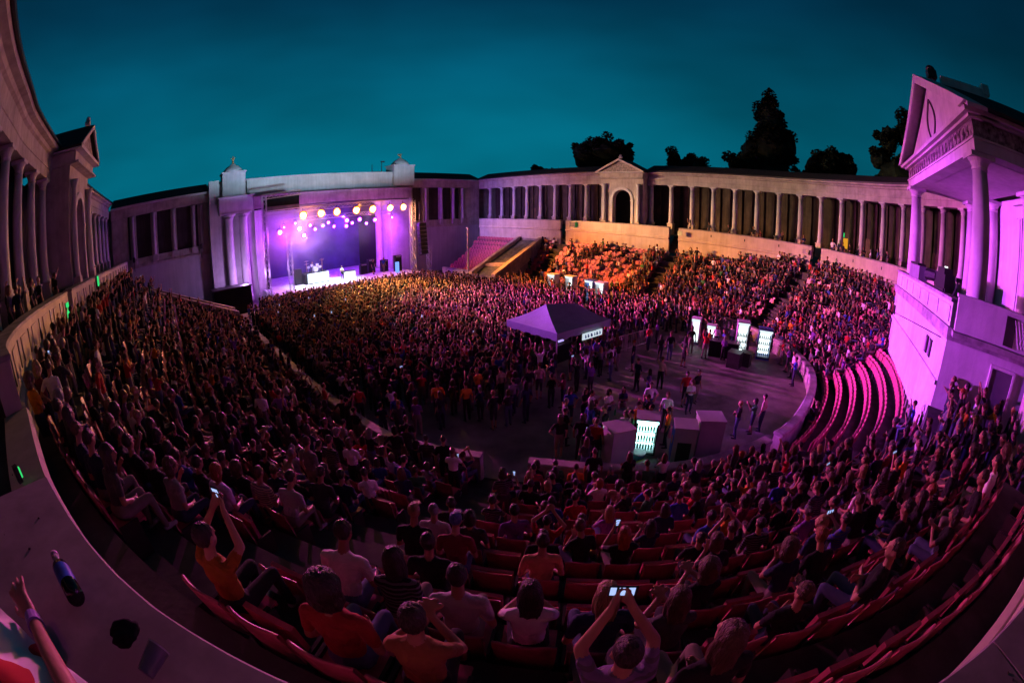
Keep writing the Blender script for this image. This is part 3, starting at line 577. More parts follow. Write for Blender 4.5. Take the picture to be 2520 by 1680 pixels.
# golden statues
def statue(x, kind):
    o = thing('statue', 'small gilded figure on top of the %s capped tower' % ('left' if kind == 0 else 'right'), 'statue', (x, 50.6, 16.0), 0, 'gilded figures on the towers'); G = pmat('gilded_bronze', (.62, .36, .16), .45, .25, 6, .3, metal=.4)
    if kind == 0:
        MB().tube((0, 0, 0), (0, 0, .42), .16, .11, 8).ball((0, 0, .58), (.15, .11, .24)).ball((0, 0, .9), .09).tube((-.1, 0, .68), (-.34, 0, .80), .05, .035).tube((.1, 0, .68), (.32, 0, .86), .05, .035).build('figure', G, o, True)
    else:
        MB().tube((.1, 0, 0), (0, 0, .36), .10, .08).ball((-.05, 0, .46), (.26, .12, .15)).ball((-.32, 0, .58), .09).tube((.1, 0, .5), (.3, 0, .72), .06, .03).tube((-.1, 0, .5), (.05, 0, .80), .07, .03).build('figure', G, o, True)
statue(7.35, 0); statue(29.8, 1)
for x, hh in ((25.6, 1.1), (27.0, 1.5)):
    a = MB().tube((x, 50.6, 14.0), (x, 50.6, 14.1+hh), .06, .04, 6).box((x, 50.6, 14.12), (.5, .4, .16))
    if hh > 1.3: a.box((x+.15, 50.6, 15.55), (.55, .12, .16)); a.box((x-.2, 50.6, 14.15), (1.4, .3, .1))
    tag(a.build('rooftop_fitting', BLACK), 'dark %s fitting on the stage roof edge' % ('floodlight on a post' if hh > 1.3 else 'short pointed'), 'roof fitting')
# ------------------------------------------------------------------ trusses, lamps, PA
def truss(name, label, p0, p1, w=.42, grp=None):
    p0, p1 = Vector(p0), Vector(p1); L = (p1-p0).length; q = (p1-p0).to_track_quat('Z', 'Y'); n = max(3, int(L/.55)); ch = MB(); br = MB()
    cs = [Vector((a*w/2, b*w/2, 0)) for a, b in ((-1, -1), (1, -1), (1, 1), (-1, 1))]
    for c in cs: ch.tube(p0+q @ c, p1+q @ c, .032, n=6)
    for i in range(n):
        for k in range(4):
            z0, z1 = L*i/n, L*(i+1)/n; a, b = (cs[k], cs[(k+1) % 4]) if i % 2 else (cs[(k+1) % 4], cs[k]); br.tube(p0+q @ (a+Vector((0, 0, z0))), p0+q @ (b+Vector((0, 0, z1))), .018, n=4)
    o = thing(name, label, 'truss', (0, 0, 0), 0, grp); ch.build('chords', STEEL, o); tag(br.build('bracing', STEEL, o), kind='stuff'); return o
truss('truss_tower', 'lit alloy truss tower rising in front of the white stage floor', (12.75, 45.6, .1), (12.75, 45.6, 7.2), .46, 'truss towers')
truss('truss_tower', 'bright alloy truss tower at the right edge of the stage', (28.55, 45.6, .1), (28.55, 45.6, 10.1), .5, 'truss towers')
truss('truss_tower', 'dark alloy truss tower beside the left pair of columns', (10.1, 45.6, .1), (10.1, 45.6, 11.6), .46, 'truss towers')
truss('truss_tower', 'short pale truss tower right of the black speaker hang', (31.3, 46.2, .1), (31.3, 46.2, 4.2), .45, 'truss towers')
truss('lighting_truss', 'front truss carrying the row of amber lamps', (10.1, 45.6, 9.75), (28.6, 45.6, 10.0), .45, 'lighting trusses')
truss('lighting_truss', 'inner truss carrying the cluster of violet lamps', (11.8, 47.35, 8.75), (28.3, 47.35, 8.85), .4, 'lighting trusses')
truss('lighting_truss', 'short high truss over the left tower scaffold', (9.9, 45.4, 11.5), (14.2, 45.4, 11.7), .5, 'lighting trusses')
tag(MB().box((12.2, 46.1, 10.7), (4.0, .5, 1.6)).build('black_mask', BLACKF), 'black masking cloth hung below the high truss', 'masking cloth')
lens_me = {}
def lamp(x, y, z, kind, label, r=.26):
    o = thing('stage_lamp', label, 'stage lamp', (x, y, z), 0, 'amber lamps on the front truss' if kind == 'amber' else 'violet lamps inside the stage')
    d = Vector((0, -1, -.18)).normalized(); c = MB().tube(-d*.34, d*.0, r*.7, r*1.06, 12, cap=False).ball(-d*.34, r*.7, n=10, k=5); c.build('housing', BLACK, o)
    MB().box((-r*1.2, .1, .12), (.04, .06, .5)).box((r*1.2, .1, .12), (.04, .06, .5)).box((0, .1, .38), (r*2.5, .06, .05)).tube((0, .1, .38), (0, .1, .75), .03).build('yoke', BLACK, o)
    k = (kind, round(r, 2))
    if k not in lens_me: lens_me[k] = MB().ball((0, 0, 0), (r*.9, r*.9, .10), n=14, k=6, R=d.to_track_quat('Z', 'Y').to_matrix()).mesh('lens', emat('lens_'+kind, {'amber': (1, .36, .07), 'violet': (.46, .06, 1.0), 'white': (.50, .08, 1.0)}[kind], {'amber': 1300, 'violet': 50, 'white': 70}[kind]))
    mobj('lens', lens_me[k], o, d*.05)
    kr = ('ring', kind, round(r, 2))
    if kr not in lens_me: lens_me[kr] = MB().tube(d*-.02, d*.0, r*1.02, r*1.55, 18).mesh('halo_ring', emat('halo_ring_'+kind, {'amber': (1, .24, .02), 'violet': (.42, .04, 1.0), 'white': (.50, .10, 1.0)}[kind], {'amber': 2.0, 'violet': 1.6, 'white': 1.6}[kind]))  # emissive ring added round the lens to imitate its coloured halo
    mobj('halo_ring', lens_me[kr], o, d*.03)
for i, x in enumerate((14.4, 16.5, 18.4, 20.8, 22.9, 25.2, 27.0)):
    lamp(x, 45.2, 9.15+.02*i, 'amber', 'amber stage lamp, %s from the left on the front truss' % ordinal(i+1), .30 if i < 5 else .27)
VL = [(12.4, 7.6, .34), (12.9, 8.1, .16), (14.3, 8.4, .2), (14.8, 7.75, .34), (15.3, 6.95, .30), (16.1, 8.0, .24), (16.7, 7.5, .22), (17.7, 7.8, .24), (18.4, 8.1, .22), (19.1, 7.6, .2), (20.8, 8.15, .28), (20.7, 7.5, .24), (21.5, 7.8, .2), (22.5, 8.15, .27), (23.4, 7.6, .2), (24.6, 7.95, .28), (27.0, 8.1, .16)]
vs_ = sorted(VL)
for i, (x, z, r) in enumerate(vs_): lamp(x*47.1/48, 47.1, z, 'white' if r > .29 else 'violet', 'violet-white stage lamp, %s from the left under the inner truss' % ordinal(i+1), r*.72)
def lamp_bar(x):
    pass
pa = thing('speaker_hang', 'black line-array speaker hang right of the stage opening', 'speaker', (29.9, 45.7, 0))
for i in range(8): MB().box((0, -.05*i+.0, 7.0-.5*i), (1.0, .7, .44), M=Matrix.Rotation(-.04*i, 3, 'X')).build('speaker_cabinet', BLACK, pa)
MB().tube((-.3, 0, 7.2), (-.3, 0, 9.9), .02, n=5).tube((.3, 0, 7.2), (.3, 0, 9.9), .02, n=5).build('hanging_chain', STEEL, pa)
tag(MB().tube((33.5, 41, .0), (33.5, 41, 6.4), .13, .11, 10).box((33.5, 41, 6.45), (.35, .35, .1)).build('pole', pmat('pole_paint', (.35, .3, .3), .6)), 'tall grey pole standing in front of the dark empty red stand', 'pole')
# stage gear
dk = thing('drum_kit', 'drum kit on a white fronted riser in pale smoke', 'drum kit', (16.6, 48.9, 1.3))
MB().box((0, 0, .62), (3.0, 2.2, 1.24)).build('riser', BLACKF, dk); MB().box((.1, -1.13, .66), (2.7, .04, 1.1)).build('riser_front', WHITEP, dk)
DW = pmat('drum_shell', (.5, .4, .55), .3, .1, 4, 0)
MB().tube((0, -.7, 1.6), (0, -.25, 1.6), .32, n=18).build('bass_drum', DW, dk)
for x, y, z, r in ((-.38, -.45, 2.05, .17), (.30, -.45, 2.05, .18), (.72, -.1, 1.75, .22), (-.72, .0, 1.85, .18)): MB().tube((x, y, z-.13), (x, y, z+.13), r, n=14).tube((x, y, 1.24), (x, y, z-.1), .02, n=5).build('tom', DW, dk)
for x, y, z in ((-1.0, -.3, 2.6), (1.0, -.3, 2.65), (-.75, .5, 2.2), (1.15, .35, 2.45)): MB().tube((x, y, 1.24), (x, y, z), .018, n=5).tube((x, y, z), (x, y, z+.03), .28, .05, 14).build('cymbal', pmat('brass', (.7, .5, .2), .3, .1, 4, 0, metal=1), dk)
kb = thing('keyboard_stand', 'white box and keyboard beside the crouching performer', 'keyboard', (20.1, 47.6, 1.3)); MB().box((.5, 0, .42), (1.5, .6, .84)).build('white_case', WHITEP, kb); MB().box((.5, 0, .9), (1.5, .4, .1)).build('keyboard', BLACK, kb)
tag(MB().box((14.6, 49.2, 2.1), (.9, .6, 1.6)).box((14.6, 49.1, 3.0), (.8, .5, .25)).build('amplifier', BLACK), 'tall black amplifier left of the drum riser', 'amplifier', 'amplifiers on stage')
for i, (x, y, h) in enumerate(((23.3, 49.2, 1.3), (24.6, 49.6, 1.7), (26.2, 49.0, 1.5), (27.4, 47.6, 2.0))):
    a = thing('amplifier', 'black amplifier stack, %s of the group on the right of the stage' % ordinal(i+1), 'amplifier', (x, y, 1.3), 0, 'amplifiers on stage'); MB().box((0, 0, h/2), (.95, .5, h)).build('cabinet', BLACK, a); MB().box((0, -.26, h*.45), (.8, .02, h*.7)).build('grille', BLACKF, a); MB().box((0, -.27, h-.12), (.7, .02, .1)).build('control_panel', STEEL, a)
tag(MB().box((26.4, 46.0, 2.0), (.5, .1, 1.3)).build('blue_screen', emat('blue_screen', (.15, .3, 1.0), 1.6)), 'small blue lit screen at the right of the stage', 'screen')
# dark cabin and stage-side bits
cb = thing('cabin', 'black cabin in front of the left stage columns', 'cabin', (5.9, 46.3, 0)); MB().box((0, 0, 1.35), (4.2, 2.2, 2.7)).build('body', BLACKF, cb); MB().box((0, 0, 2.76), (4.4, 2.4, .12)).build('roof', BLACK, cb)
# stage smoke (thin, closed box inside the opening)
sm = bpy.data.materials.new('smoke'); sm.use_nodes = True; st_ = sm.node_tree; st_.nodes.clear(); so = st_.nodes.new('ShaderNodeOutputMaterial'); sv = st_.nodes.new('ShaderNodeVolumePrincipled'); sv.inputs['Color'].default_value = (.9, .88, .95, 1); sv.inputs['Anisotropy'].default_value = .2; st_.links.new(sv.outputs[0], so.inputs[1])
sg_ = st_.nodes.new('ShaderNodeNewGeometry'); sz = st_.nodes.new('ShaderNodeSeparateXYZ'); st_.links.new(sg_.outputs['Position'], sz.inputs[0]); sr = st_.nodes.new('ShaderNodeMapRange'); sr.interpolation_type = 'SMOOTHSTEP'; sr.inputs['From Min'].default_value = 2.5; sr.inputs['From Max'].default_value = 8.5; sr.inputs['To Min'].default_value = .003; sr.inputs['To Max'].default_value = .030; st_.links.new(sz.outputs['Z'], sr.inputs[0])
sn_ = st_.nodes.new('ShaderNodeTexNoise'); sn_.inputs['Scale'].default_value = .55; sn_.inputs['Detail'].default_value = 3; st_.links.new(sg_.outputs['Position'], sn_.inputs['Vector']); s2 = st_.nodes.new('ShaderNodeMapRange'); s2.inputs['From Min'].default_value = .35; s2.inputs['From Max'].default_value = .7; s2.inputs['To Min'].default_value = .35; s2.inputs['To Max'].default_value = 1.6; st_.links.new(sn_.outputs['Fac'], s2.inputs[0]); s3 = st_.nodes.new('ShaderNodeMath'); s3.operation = 'MULTIPLY'; st_.links.new(sr.outputs[0], s3.inputs[0]); st_.links.new(s2.outputs[0], s3.inputs[1]); sx_ = st_.nodes.new('ShaderNodeMapRange'); sx_.interpolation_type = 'SMOOTHSTEP'; sx_.inputs['From Min'].default_value = 12.5; sx_.inputs['From Max'].default_value = 19; sx_.inputs['To Min'].default_value = 2.8; sx_.inputs['To Max'].default_value = .35; st_.links.new(sz.outputs['X'], sx_.inputs[0]); s4 = st_.nodes.new('ShaderNodeMath'); s4.operation = 'MULTIPLY'; st_.links.new(s3.outputs[0], s4.inputs[0]); st_.links.new(sx_.outputs[0], s4.inputs[1]); st_.links.new(s4.outputs[0], sv.inputs['Density'])
tag(MB().box((19.4, 50.0, 5.9), (18.5, 10.7, 9.05)).build('smoke', sm), kind='stuff')

# ------------------------------------------------------------------ sloping entrance walls of the stands
def ramp(label, pts, inner):
    """pts: bottom-near, bottom-far, top-far, top-near (x,y,z)"""
    o = thing('entrance_ramp', label, 'entrance wall', (0, 0, 0), 0, 'sloping entrance walls'); A, B, C, D = [Vector(p) for p in pts]
    OR = pmat('ramp_plaster', (.50, .42, .30), .9, .2, 1.5, .3, streak=.2)
    def edge(p, q, r, w, name, up=.0):
        side = (r-p).normalized()*w; v = [p, q, q+side, p+side]; v = [x+Vector((0, 0, up)) for x in v]; w_ = [Vector((x.x, x.y, max(0, x.z-1.6))) for x in v]
        MB().add(v+w_, [(0, 1, 2, 3), (7, 6, 5, 4), (0, 4, 5, 1), (1, 5, 6, 2), (2, 6, 7, 3), (3, 7, 4, 0)]).build(name, OR, o)
    edge(A, D, B, .55, 'side_wall', .25); edge(B, C, A, .5, 'side_wall', .2)
    s = (B-A)
    P = [A+s*.2, A+s*.86, D+(C-D)*.86, D+(C-D)*.2]; MB().add([p-Vector((0, 0, .25)) for p in P]+[Vector((p.x, p.y, 0)) for p in P], [(0, 1, 2, 3), (0, 4, 5, 1), (1, 5, 6, 2), (2, 6, 7, 3), (3, 7, 4, 0)]).build('sunk_roof', pmat('sunk_roof_felt', inner, .9, .3, 2.5, .4), o)
    Pm = A+(D-A)*.30; Q = B+(C-B)*.22; d = (D-A).normalized()*.4
    MB().add([Pm, Q, Q+d, Pm+d]+[p-Vector((0, 0, .5)) for p in (Pm, Q, Q+d, Pm+d)], [(0, 1, 2, 3), (0, 4, 5, 1), (1, 5, 6, 2), (2, 6, 7, 3), (3, 7, 4, 0)]).build('cross_bar', OR, o)
    m = (A*.35+B*.65); MB().box((m.x, m.y, m.z-.35), (.12, .25, .9)).build('post', OR, o)
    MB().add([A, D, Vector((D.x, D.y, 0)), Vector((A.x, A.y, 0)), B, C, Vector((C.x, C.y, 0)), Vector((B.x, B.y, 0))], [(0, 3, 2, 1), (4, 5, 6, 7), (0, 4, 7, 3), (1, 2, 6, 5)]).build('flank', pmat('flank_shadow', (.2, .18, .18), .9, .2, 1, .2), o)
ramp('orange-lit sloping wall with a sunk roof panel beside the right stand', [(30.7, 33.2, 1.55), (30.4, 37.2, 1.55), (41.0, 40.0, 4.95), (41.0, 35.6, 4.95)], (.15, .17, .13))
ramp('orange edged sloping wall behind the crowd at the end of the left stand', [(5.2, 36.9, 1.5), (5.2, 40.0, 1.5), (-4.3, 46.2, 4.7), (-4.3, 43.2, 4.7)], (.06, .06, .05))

# ------------------------------------------------------------------ mixing tent
TN = thing('mixing_tent', 'grey hipped canopy standing in the middle of the crowd', 'tent', (18.2, 14.5, 0), math.radians(-3))
hx, hy, ze, zr = 2.25, 1.85, 2.5, 3.28
m = MB(); K = 6
def sag(a, b, t, s): p = Vector(a)*(1-t)+Vector(b)*t; p.z -= s*math.sin(PI*t); return p
c4 = [(-hx, -hy, ze), (hx, -hy, ze), (hx, hy, ze), (-hx, hy, ze)]; r0, r1 = (-.35, .75, zr), (1.15, -.25, zr)
def face(e0, e1, t0, t1):
    vs = []
    for i in range(K+1):
        L = sag(e0, t0, i/K, .10); R = sag(e1, t1, i/K, .10)
        for j in range(K+1): vs.append(sag(L, R, j/K, .05*(1-i/K)))
    m.add(vs, [(i*(K+1)+j, i*(K+1)+j+1, (i+1)*(K+1)+j+1, (i+1)*(K+1)+j) for i in range(K) for j in range(K)])
CANV = pmat('tent_canvas', (.20, .31, .28), .85, .10, 1.0, .35)
face(c4[0], c4[1], r0, r1); face(c4[1], c4[2], r1, r1); face(c4[2], c4[3], r1, r0); face(c4[3], c4[0], r0, r0); m.build('canopy', CANV, TN, True)
for a, b in zip(c4, c4[1:]+c4[:1]):
    v = MB(); n = 10
    for i in range(n):
        p, q = Vector(a)*(1-i/n)+Vector(b)*(i/n), Vector(a)*(1-(i+1)/n)+Vector(b)*((i+1)/n); dz = Vector((0, 0, .36+.04*(i % 2))); v.add([p, q, q-dz, p-dz], [(0, 1, 2, 3)])
    v.build('valance', CANV, TN)
for x, y, z in c4: MB().tube((x*.97, y*.97, 0), (x*.97, y*.97, ze), .035, n=6).build('leg', STEEL, TN)
md = thing('mixing_desk', 'black mixing desk under the grey canopy', 'mixing desk', (18.2, 14.8, 0)); MB().box((0, 0, .45), (2.6, .8, .9)).build('table', BLACKF, md); MB().box((0, 0, 1.0), (2.2, .7, .16), M=Matrix.Rotation(.2, 3, 'X')).build('console', BLACK, md); MB().box((.3, -.2, 1.28), (.5, .03, .3)).build('screen', emat('desk_screen', (.5, .4, 1), 1.2), md)
sg = thing('lit_banner', 'white lit banner with blue marks hanging from the canopy edge', 'banner', (18.55, 12.52, 1.98), math.radians(-3)); MB().box((0, 0, 0), (1.7, .04, .34)).build('panel', emat('banner_glow', (.75, .88, 1.0), .8), sg)  # panel emits by itself in place of the lamp light falling on it
for k, (x, w) in enumerate(((-.62, .14), (-.40, .16), (-.12, .22), (.16, .10), (.36, .20), (.62, .14))): MB().box((x, -.03, 0), (w*.5, .01, .18)).box((x+w*.4, -.03, -.04), (.04, .01, .10)).build('mark', pmat('banner_blue', (.08, .25, .5), .6), sg)
# crowd barrier
for i, (x, y, rz) in enumerate(((21.6, 12.9, -.1), (23.9, 12.6, -.15))):
    b = thing('crowd_barrier', 'steel crowd barrier right of the canopy, %s one' % ('nearer' if i == 0 else 'farther'), 'barrier', (x, y, 0), rz, 'crowd barriers'); MB().tube((-1.1, 0, 1.05), (1.1, 0, 1.05), .025).tube((-1.1, 0, .15), (1.1, 0, .15), .025).tube((-1.1, 0, 0), (-1.1, 0, 1.05), .025).tube((1.1, 0, 0), (1.1, 0, 1.05), .025).build('frame', STEEL, b)
    bm_ = MB().tube((0, 0, .15), (0, 0, 1.05), .012, n=5).mesh('bar', STEEL)
    for k in range(12): mobj('bar', bm_, b, (-1+k*.18, 0, 0))

# ------------------------------------------------------------------ bars: fridges, counters, bins
def fridge(label, x, y, rz, body, glow, gs, w=.8, d=.75, h=2.0, header=None, grp='bar fridges', bare=False):
    o = thing('bar_fridge', label, 'fridge', (x, y, 0), rz, grp); B = pmat('fridge_'+body[0], body[1], .45, .08, 2, .05)
    s = MB(); s.box((0, d/2-.03, h/2), (w, .06, h)).box((-w/2+.03, 0, h/2), (.06, d-.12, h)).box((w/2-.03, 0, h/2), (.06, d-.12, h)).box((0, 0, .1), (w-.125, d-.12, .2)).box((0, 0, h-.11), (w-.125, d-.12, .22)); s.build('cabinet', B, o)
    tp = MB().box((0, -.02, h+.035), (w+.06, d+.05, .07)).build('top_cover', B, o)
    MB().box((0, d/2-.09, h/2), (w-.16, .03, h-.46)).build('light_panel', emat('glow_'+glow[0], glow[1], gs), o)
    if not bare:
        for z in [q for q in (.55, .95, 1.35) if q < h-.35]: 
            MB().box((0, .02, z), (w-.13, d*.6, .025)).build('shelf', STEEL, o)
        bt = MB().tube((0, 0, 0), (0, 0, .16), .034, n=6).tube((0, 0, .16), (0, 0, .25), .034, .012, 6).mesh('bottle', pmat('bottle_green', (.03, .16, .08), .2, .3, 4, 0))
        for z in [q for q in (.2, .565, .965, 1.365) if q < h-.5]:
            for k in range(6): mobj('bottle', bt, o, (-w/2+.14+k*(w-.28)/5, -.08, z+.012))
        fr = MB(); fr.box((-w/2+.03, -d/2+.02, h/2), (.06, .04, h-.24)).box((w/2-.03, -d/2+.02, h/2), (.06, .04, h-.24)); fr.box((0, -d/2+.021, .15), (w-.05, .036, .06)); fo = fr.build('door_frame', BLACK, o); MB().box((w/2-.09, -d/2-.02, h*.55), (.03, .05, .5)).build('handle', STEEL, fo)
    MB().box((0, -d/2+.03, h-.11), (w-.02, .05, .2)).build('header_sign', emat('hdr_'+glow[0], tuple(min(1, c*1.0) for c in (header or glow[1])), gs*.35), o)
    return o
GR = ('grey', (.42, .40, .44)); BL = ('blue', (.04, .10, .38)); WHb = ('white', (.7, .7, .72)); BKb = ('black', (.03, .03, .035))
WG = ('white', (.80, .95, 1.0)); TG = ('teal', (.45, 1.0, .95)); AG = ('warm', (1, .9, .75))
fridge('tall grey fridge seen from behind, nearest left of the lit bar', 11.35, 6.30, math.radians(150), GR, WG, 3, .85, .8, 1.5)
fridge('open fridge glowing white and teal at the middle of the near bar', 12.75, 5.95, math.radians(-62), GR, TG, 11.0, .8, .7, 1.5)
fridge('grey fridge with a dark side panel right of the glowing one', 13.0, 4.55, math.radians(118), ('purple', (.40, .38, .44)), WG, 4, .8, .8, 1.5, header=(1, .3, .1))
F3 = [o for o in bpy.data.objects if o.get('label') == 'grey fridge with a dark side panel right of the glowing one'][0]
MB().box((.0, .415, .62), (.5, .02, .8)).build('dark_panel', BLACK, F3); MB().box((.415, .0, .85), (.02, .72, 1.2)).build('blue_side', pmat('blue_print', (.05, .07, .5), .5), F3); MB().tube((.425, .05, .95), (.44, .05, .95), .15, n=16).build('orange_mark', pmat('orange_print', (.8, .15, .02), .5), F3)
for k_, (x_, y_, h_, cn_, cc_) in enumerate(((12.0, 6.75, .35, 'yellow', (.7, .5, .03)), (12.35, 6.85, .28, 'white', (.75, .75, .75)), (13.6, 6.5, .32, 'green', (.05, .35, .12)), (14.6, 5.6, .4, 'pink', (.6, .1, .3)), (11.7, 5.45, .3, 'lime', (.3, .5, .05)))):
    bx_ = thing('carton', '%s drinks carton at the near bar' % cn_, 'carton', (x_, y_, 0), k_*.7, 'cartons at the near bar'); MB().box((0, 0, h_/2), (.4, .3, h_)).build('box', pmat('carton_'+cn_, cc_, .7), bx_); MB().box((0, 0, h_+.005), (.41, .12, .01)).build('tape', pmat('tape', (.45, .4, .3), .4), bx_)
fridge('last grey fridge at the right end of the near bar', 13.95, 3.95, math.radians(124), GR, WG, 2, .95, .85, 1.6)
fridge('white glowing cooler with a blue side at the right bar', 28.05, 5.05, math.radians(-75), BL, WG, 2.2, .95, .9, 1.95, header=(1, .1, .3))
fridge('narrow purple sided fridge between the bins and the blue cooler', 27.25, 6.5, math.radians(-70), ('purple', (.40, .38, .44)), WG, 4, .8, .8, 2.3)
fridge('leftmost white glowing panel fridge behind the bar crowd', 27.6, 10.0, math.radians(-80), WHb, WG, 2.2, .6, .6, 1.8, bare=True)
fridge('second white glowing panel fridge behind the bar crowd', 27.5, 8.8, math.radians(-80), WHb, WG, 2.2, .6, .6, 1.6, bare=True)
for i, (x, y, b, gs, lb) in enumerate(((33.2, 27.4, WHb, 2.2, 'white framed fridge, leftmost at the far bar'), (33.5, 25.4, WHb, 1.2, 'second fridge of the far bar with a dark picture front'), (33.0, 22.7, BL, .8, 'blue topped fridge, third at the far bar'), (32.7, 21.3, WHb, 1.7, 'rightmost fridge of the far bar with green bottles'))): fridge(lb, x, y, -PI/2-.1, b, WG, gs, 1.0, .75, 2.15)
def counter(label, x, y, rz, w, mat, items, seed):
    o = thing('bar_counter', label, 'bar counter', (x, y, 0), rz, 'bar counters'); MB().box((0, 0, .5), (w, .6, 1.0)).build('front', mat, o); MB().box((0, 0, 1.03), (w+.15, .75, .05)).build('top', pmat('counter_top', (.12, .12, .13), .35), o)
    r = random.Random(seed); me1 = MB().tube((0, 0, 0), (0, 0, .13), .035, .042, 8).mesh('cup', pmat('clear_cup', (.6, .6, .62), .3)); me2 = MB().tube((0, 0, 0), (0, 0, .2), .036, n=8).tube((0, 0, .2), (0, 0, .3), .03, .013, 8).mesh('bottle', pmat('bottle_green', (.03, .16, .08)))
    for k in range(items):
        big = r.random() < .4; c = mobj('bottle' if big else 'cup', me2 if big else me1, None, (x+math.cos(rz)*r.uniform(-w/2+.1, w/2-.1)-math.sin(rz)*0, y+math.sin(rz)*r.uniform(-w/2+.1, w/2-.1), 1.056))
        c.location = Vector((x, y, 1.056))+Matrix.Rotation(rz, 3, 'Z') @ Vector((-w/2+.12+k*(w-.24)/max(1, items-1), r.uniform(-.2, .2), 0)); tag(c, ('green bottle' if big else 'plastic cup')+', %s along the %s' % (ordinal(k+1), label), 'bottle' if big else 'cup', 'drinks on the bars')
counter('dark near bar counter', 13.3, 7.2, math.radians(-25), 2.6, BLACKF, 8, 3); counter('short right bar counter', 26.3, 7.4, math.radians(-75), 2.0, BLACKF, 5, 4)
tag(MB().box((24.9, 6.2, .45), (.9, .8, .9)).box((24.9, 6.2, .93), (.95, .85, .08)).build('waste_bin', BLACK), 'black lidded bin at the foot of the right bar', 'bin', 'bins at the bars')
tag(MB().box((25.7, 5.7, .4), (.7, .7, .8)).box((25.7, 5.7, .83), (.75, .75, .07)).build('waste_bin', BLACK), 'smaller black bin next to the white light pool', 'bin', 'bins at the bars')
bk = thing('teal_bucket', 'teal and white drinks bucket before the glowing fridge', 'bucket', (12.0, 5.75, 0)); MB().lathe([(.16, 0), (.22, .42)], 14).build('body', pmat('teal_plastic', (.05, .35, .36), .4), bk, True); MB().lathe([(.235, .42), (.24, .47)], 14).build('rim', WHITEP, bk)
# gallery signs and exit lights
for i, (x, y, z, rz, lb) in enumerate(((40.9, 31.0, 6.95, PI/2, 'green lit sign on the violet parapet below the colonnade'), (-5.5, 27.2, 7.1, -PI/2, 'upper green lit sign by the left gallery piers'), (-5.40, 18.3, 6.72, -1.52, 'green lit sign beside the dark slot of the left parapet'), (-2.36, 3.92, 6.72, -.9, 'green lit strip at the end of the low rim next to the ledge'))):
    o = thing('exit_sign', lb, 'exit sign', (x, y, z), rz, 'green exit signs'); s = (.75, .55) if i == 0 else (.55, .62) if i < 3 else (.05, .10); MB().box((0, 0, 0), (s[0]+.06, .06, s[1]+.06)).build('case', BLACK, o); MB().box((0, -.04 if i == 0 else .04, 0), (s[0], .03, s[1])).build('lit_face', emat('exit_green', (.04, .85, .20), .9), o)
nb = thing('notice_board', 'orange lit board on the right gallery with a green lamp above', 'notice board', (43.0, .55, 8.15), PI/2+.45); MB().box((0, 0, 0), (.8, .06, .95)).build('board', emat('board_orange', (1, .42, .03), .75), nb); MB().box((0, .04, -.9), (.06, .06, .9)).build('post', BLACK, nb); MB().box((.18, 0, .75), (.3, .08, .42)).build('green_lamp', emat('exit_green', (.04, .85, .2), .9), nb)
tag(MB().box((40.75, 17.3, 6.9), (.06, .5, .45)).build('notice', pmat('pale_green_notice', (.45, .6, .42), .7)), 'pale green notice on the beige parapet right of the slot', 'notice', 'notices on the parapet')
tag(MB().box((39.3, 4.25, 6.85), (.06, .4, .4)).build('notice', pmat('pale_notice', (.7, .68, .6), .7), rotz=0), 'small white notice at the right end of the beige parapet', 'notice', 'notices on the parapet')
# equipment on the podium balcony
fc = thing('flight_case', 'grey flight case on the balcony rail of the podium', 'flight case', (22.2, -3.95, 7.38), .05); MB().box((0, 0, .3), (2.6, .5, .6)).build('body', pmat('case_grey', (.22, .2, .24), .6), fc); MB().box((.2, 0, .66), (2.0, .45, .1)).build('lid', BLACK, fc)
fs = thing('follow_spot', 'black followspot with coiled cables at the balcony corner', 'followspot', (17.2, -4.3, 7.38), .1)
MB().box((0, 0, .38), (1.5, .5, .5)).box((-.3, .1, .72), (.9, .4, .22)).build('housing', BLACK, fs); MB().tube((.7, .15, .42), (1.1, .5, .42), .2, .24, 12).build('barrel', BLACK, fs); MB().box((0, 0, .06), (1.3, .5, .12)).box((-.6, 0, .1), (.3, .4, .2)).build('stand', BLACK, fs)
cc = MB()
for k in range(18):
    a0, a1 = 2*PI*k/18, 2*PI*(k+1)/18; cc.tube((.9+.2*math.cos(a0), .1, .2+.2*math.sin(a0)), (.9+.2*math.cos(a1), .1, .2+.2*math.sin(a1)), .035, n=5)
cc.build('cable_coil', pmat('cable_pink', (.4, .12, .2), .5), fs); MB().box((-.1, 0, .86), (.12, .12, .05)).build('indicator', emat('indicator', (.9, .9, 1), 2), fs)
cl = thing('camera_stand', 'small device on a bent black arm beside the portico column', 'camera stand', (15.6, -4.35, 7.38)); MB().tube((0, 0, 0), (-.4, 0, .3), .05).tube((-.4, 0, .3), (-.5, 0, .5), .05).build('arm', BLACK, cl); MB().box((-.5, 0, .56), (.25, .2, .14)).build('device', BLACK, cl)

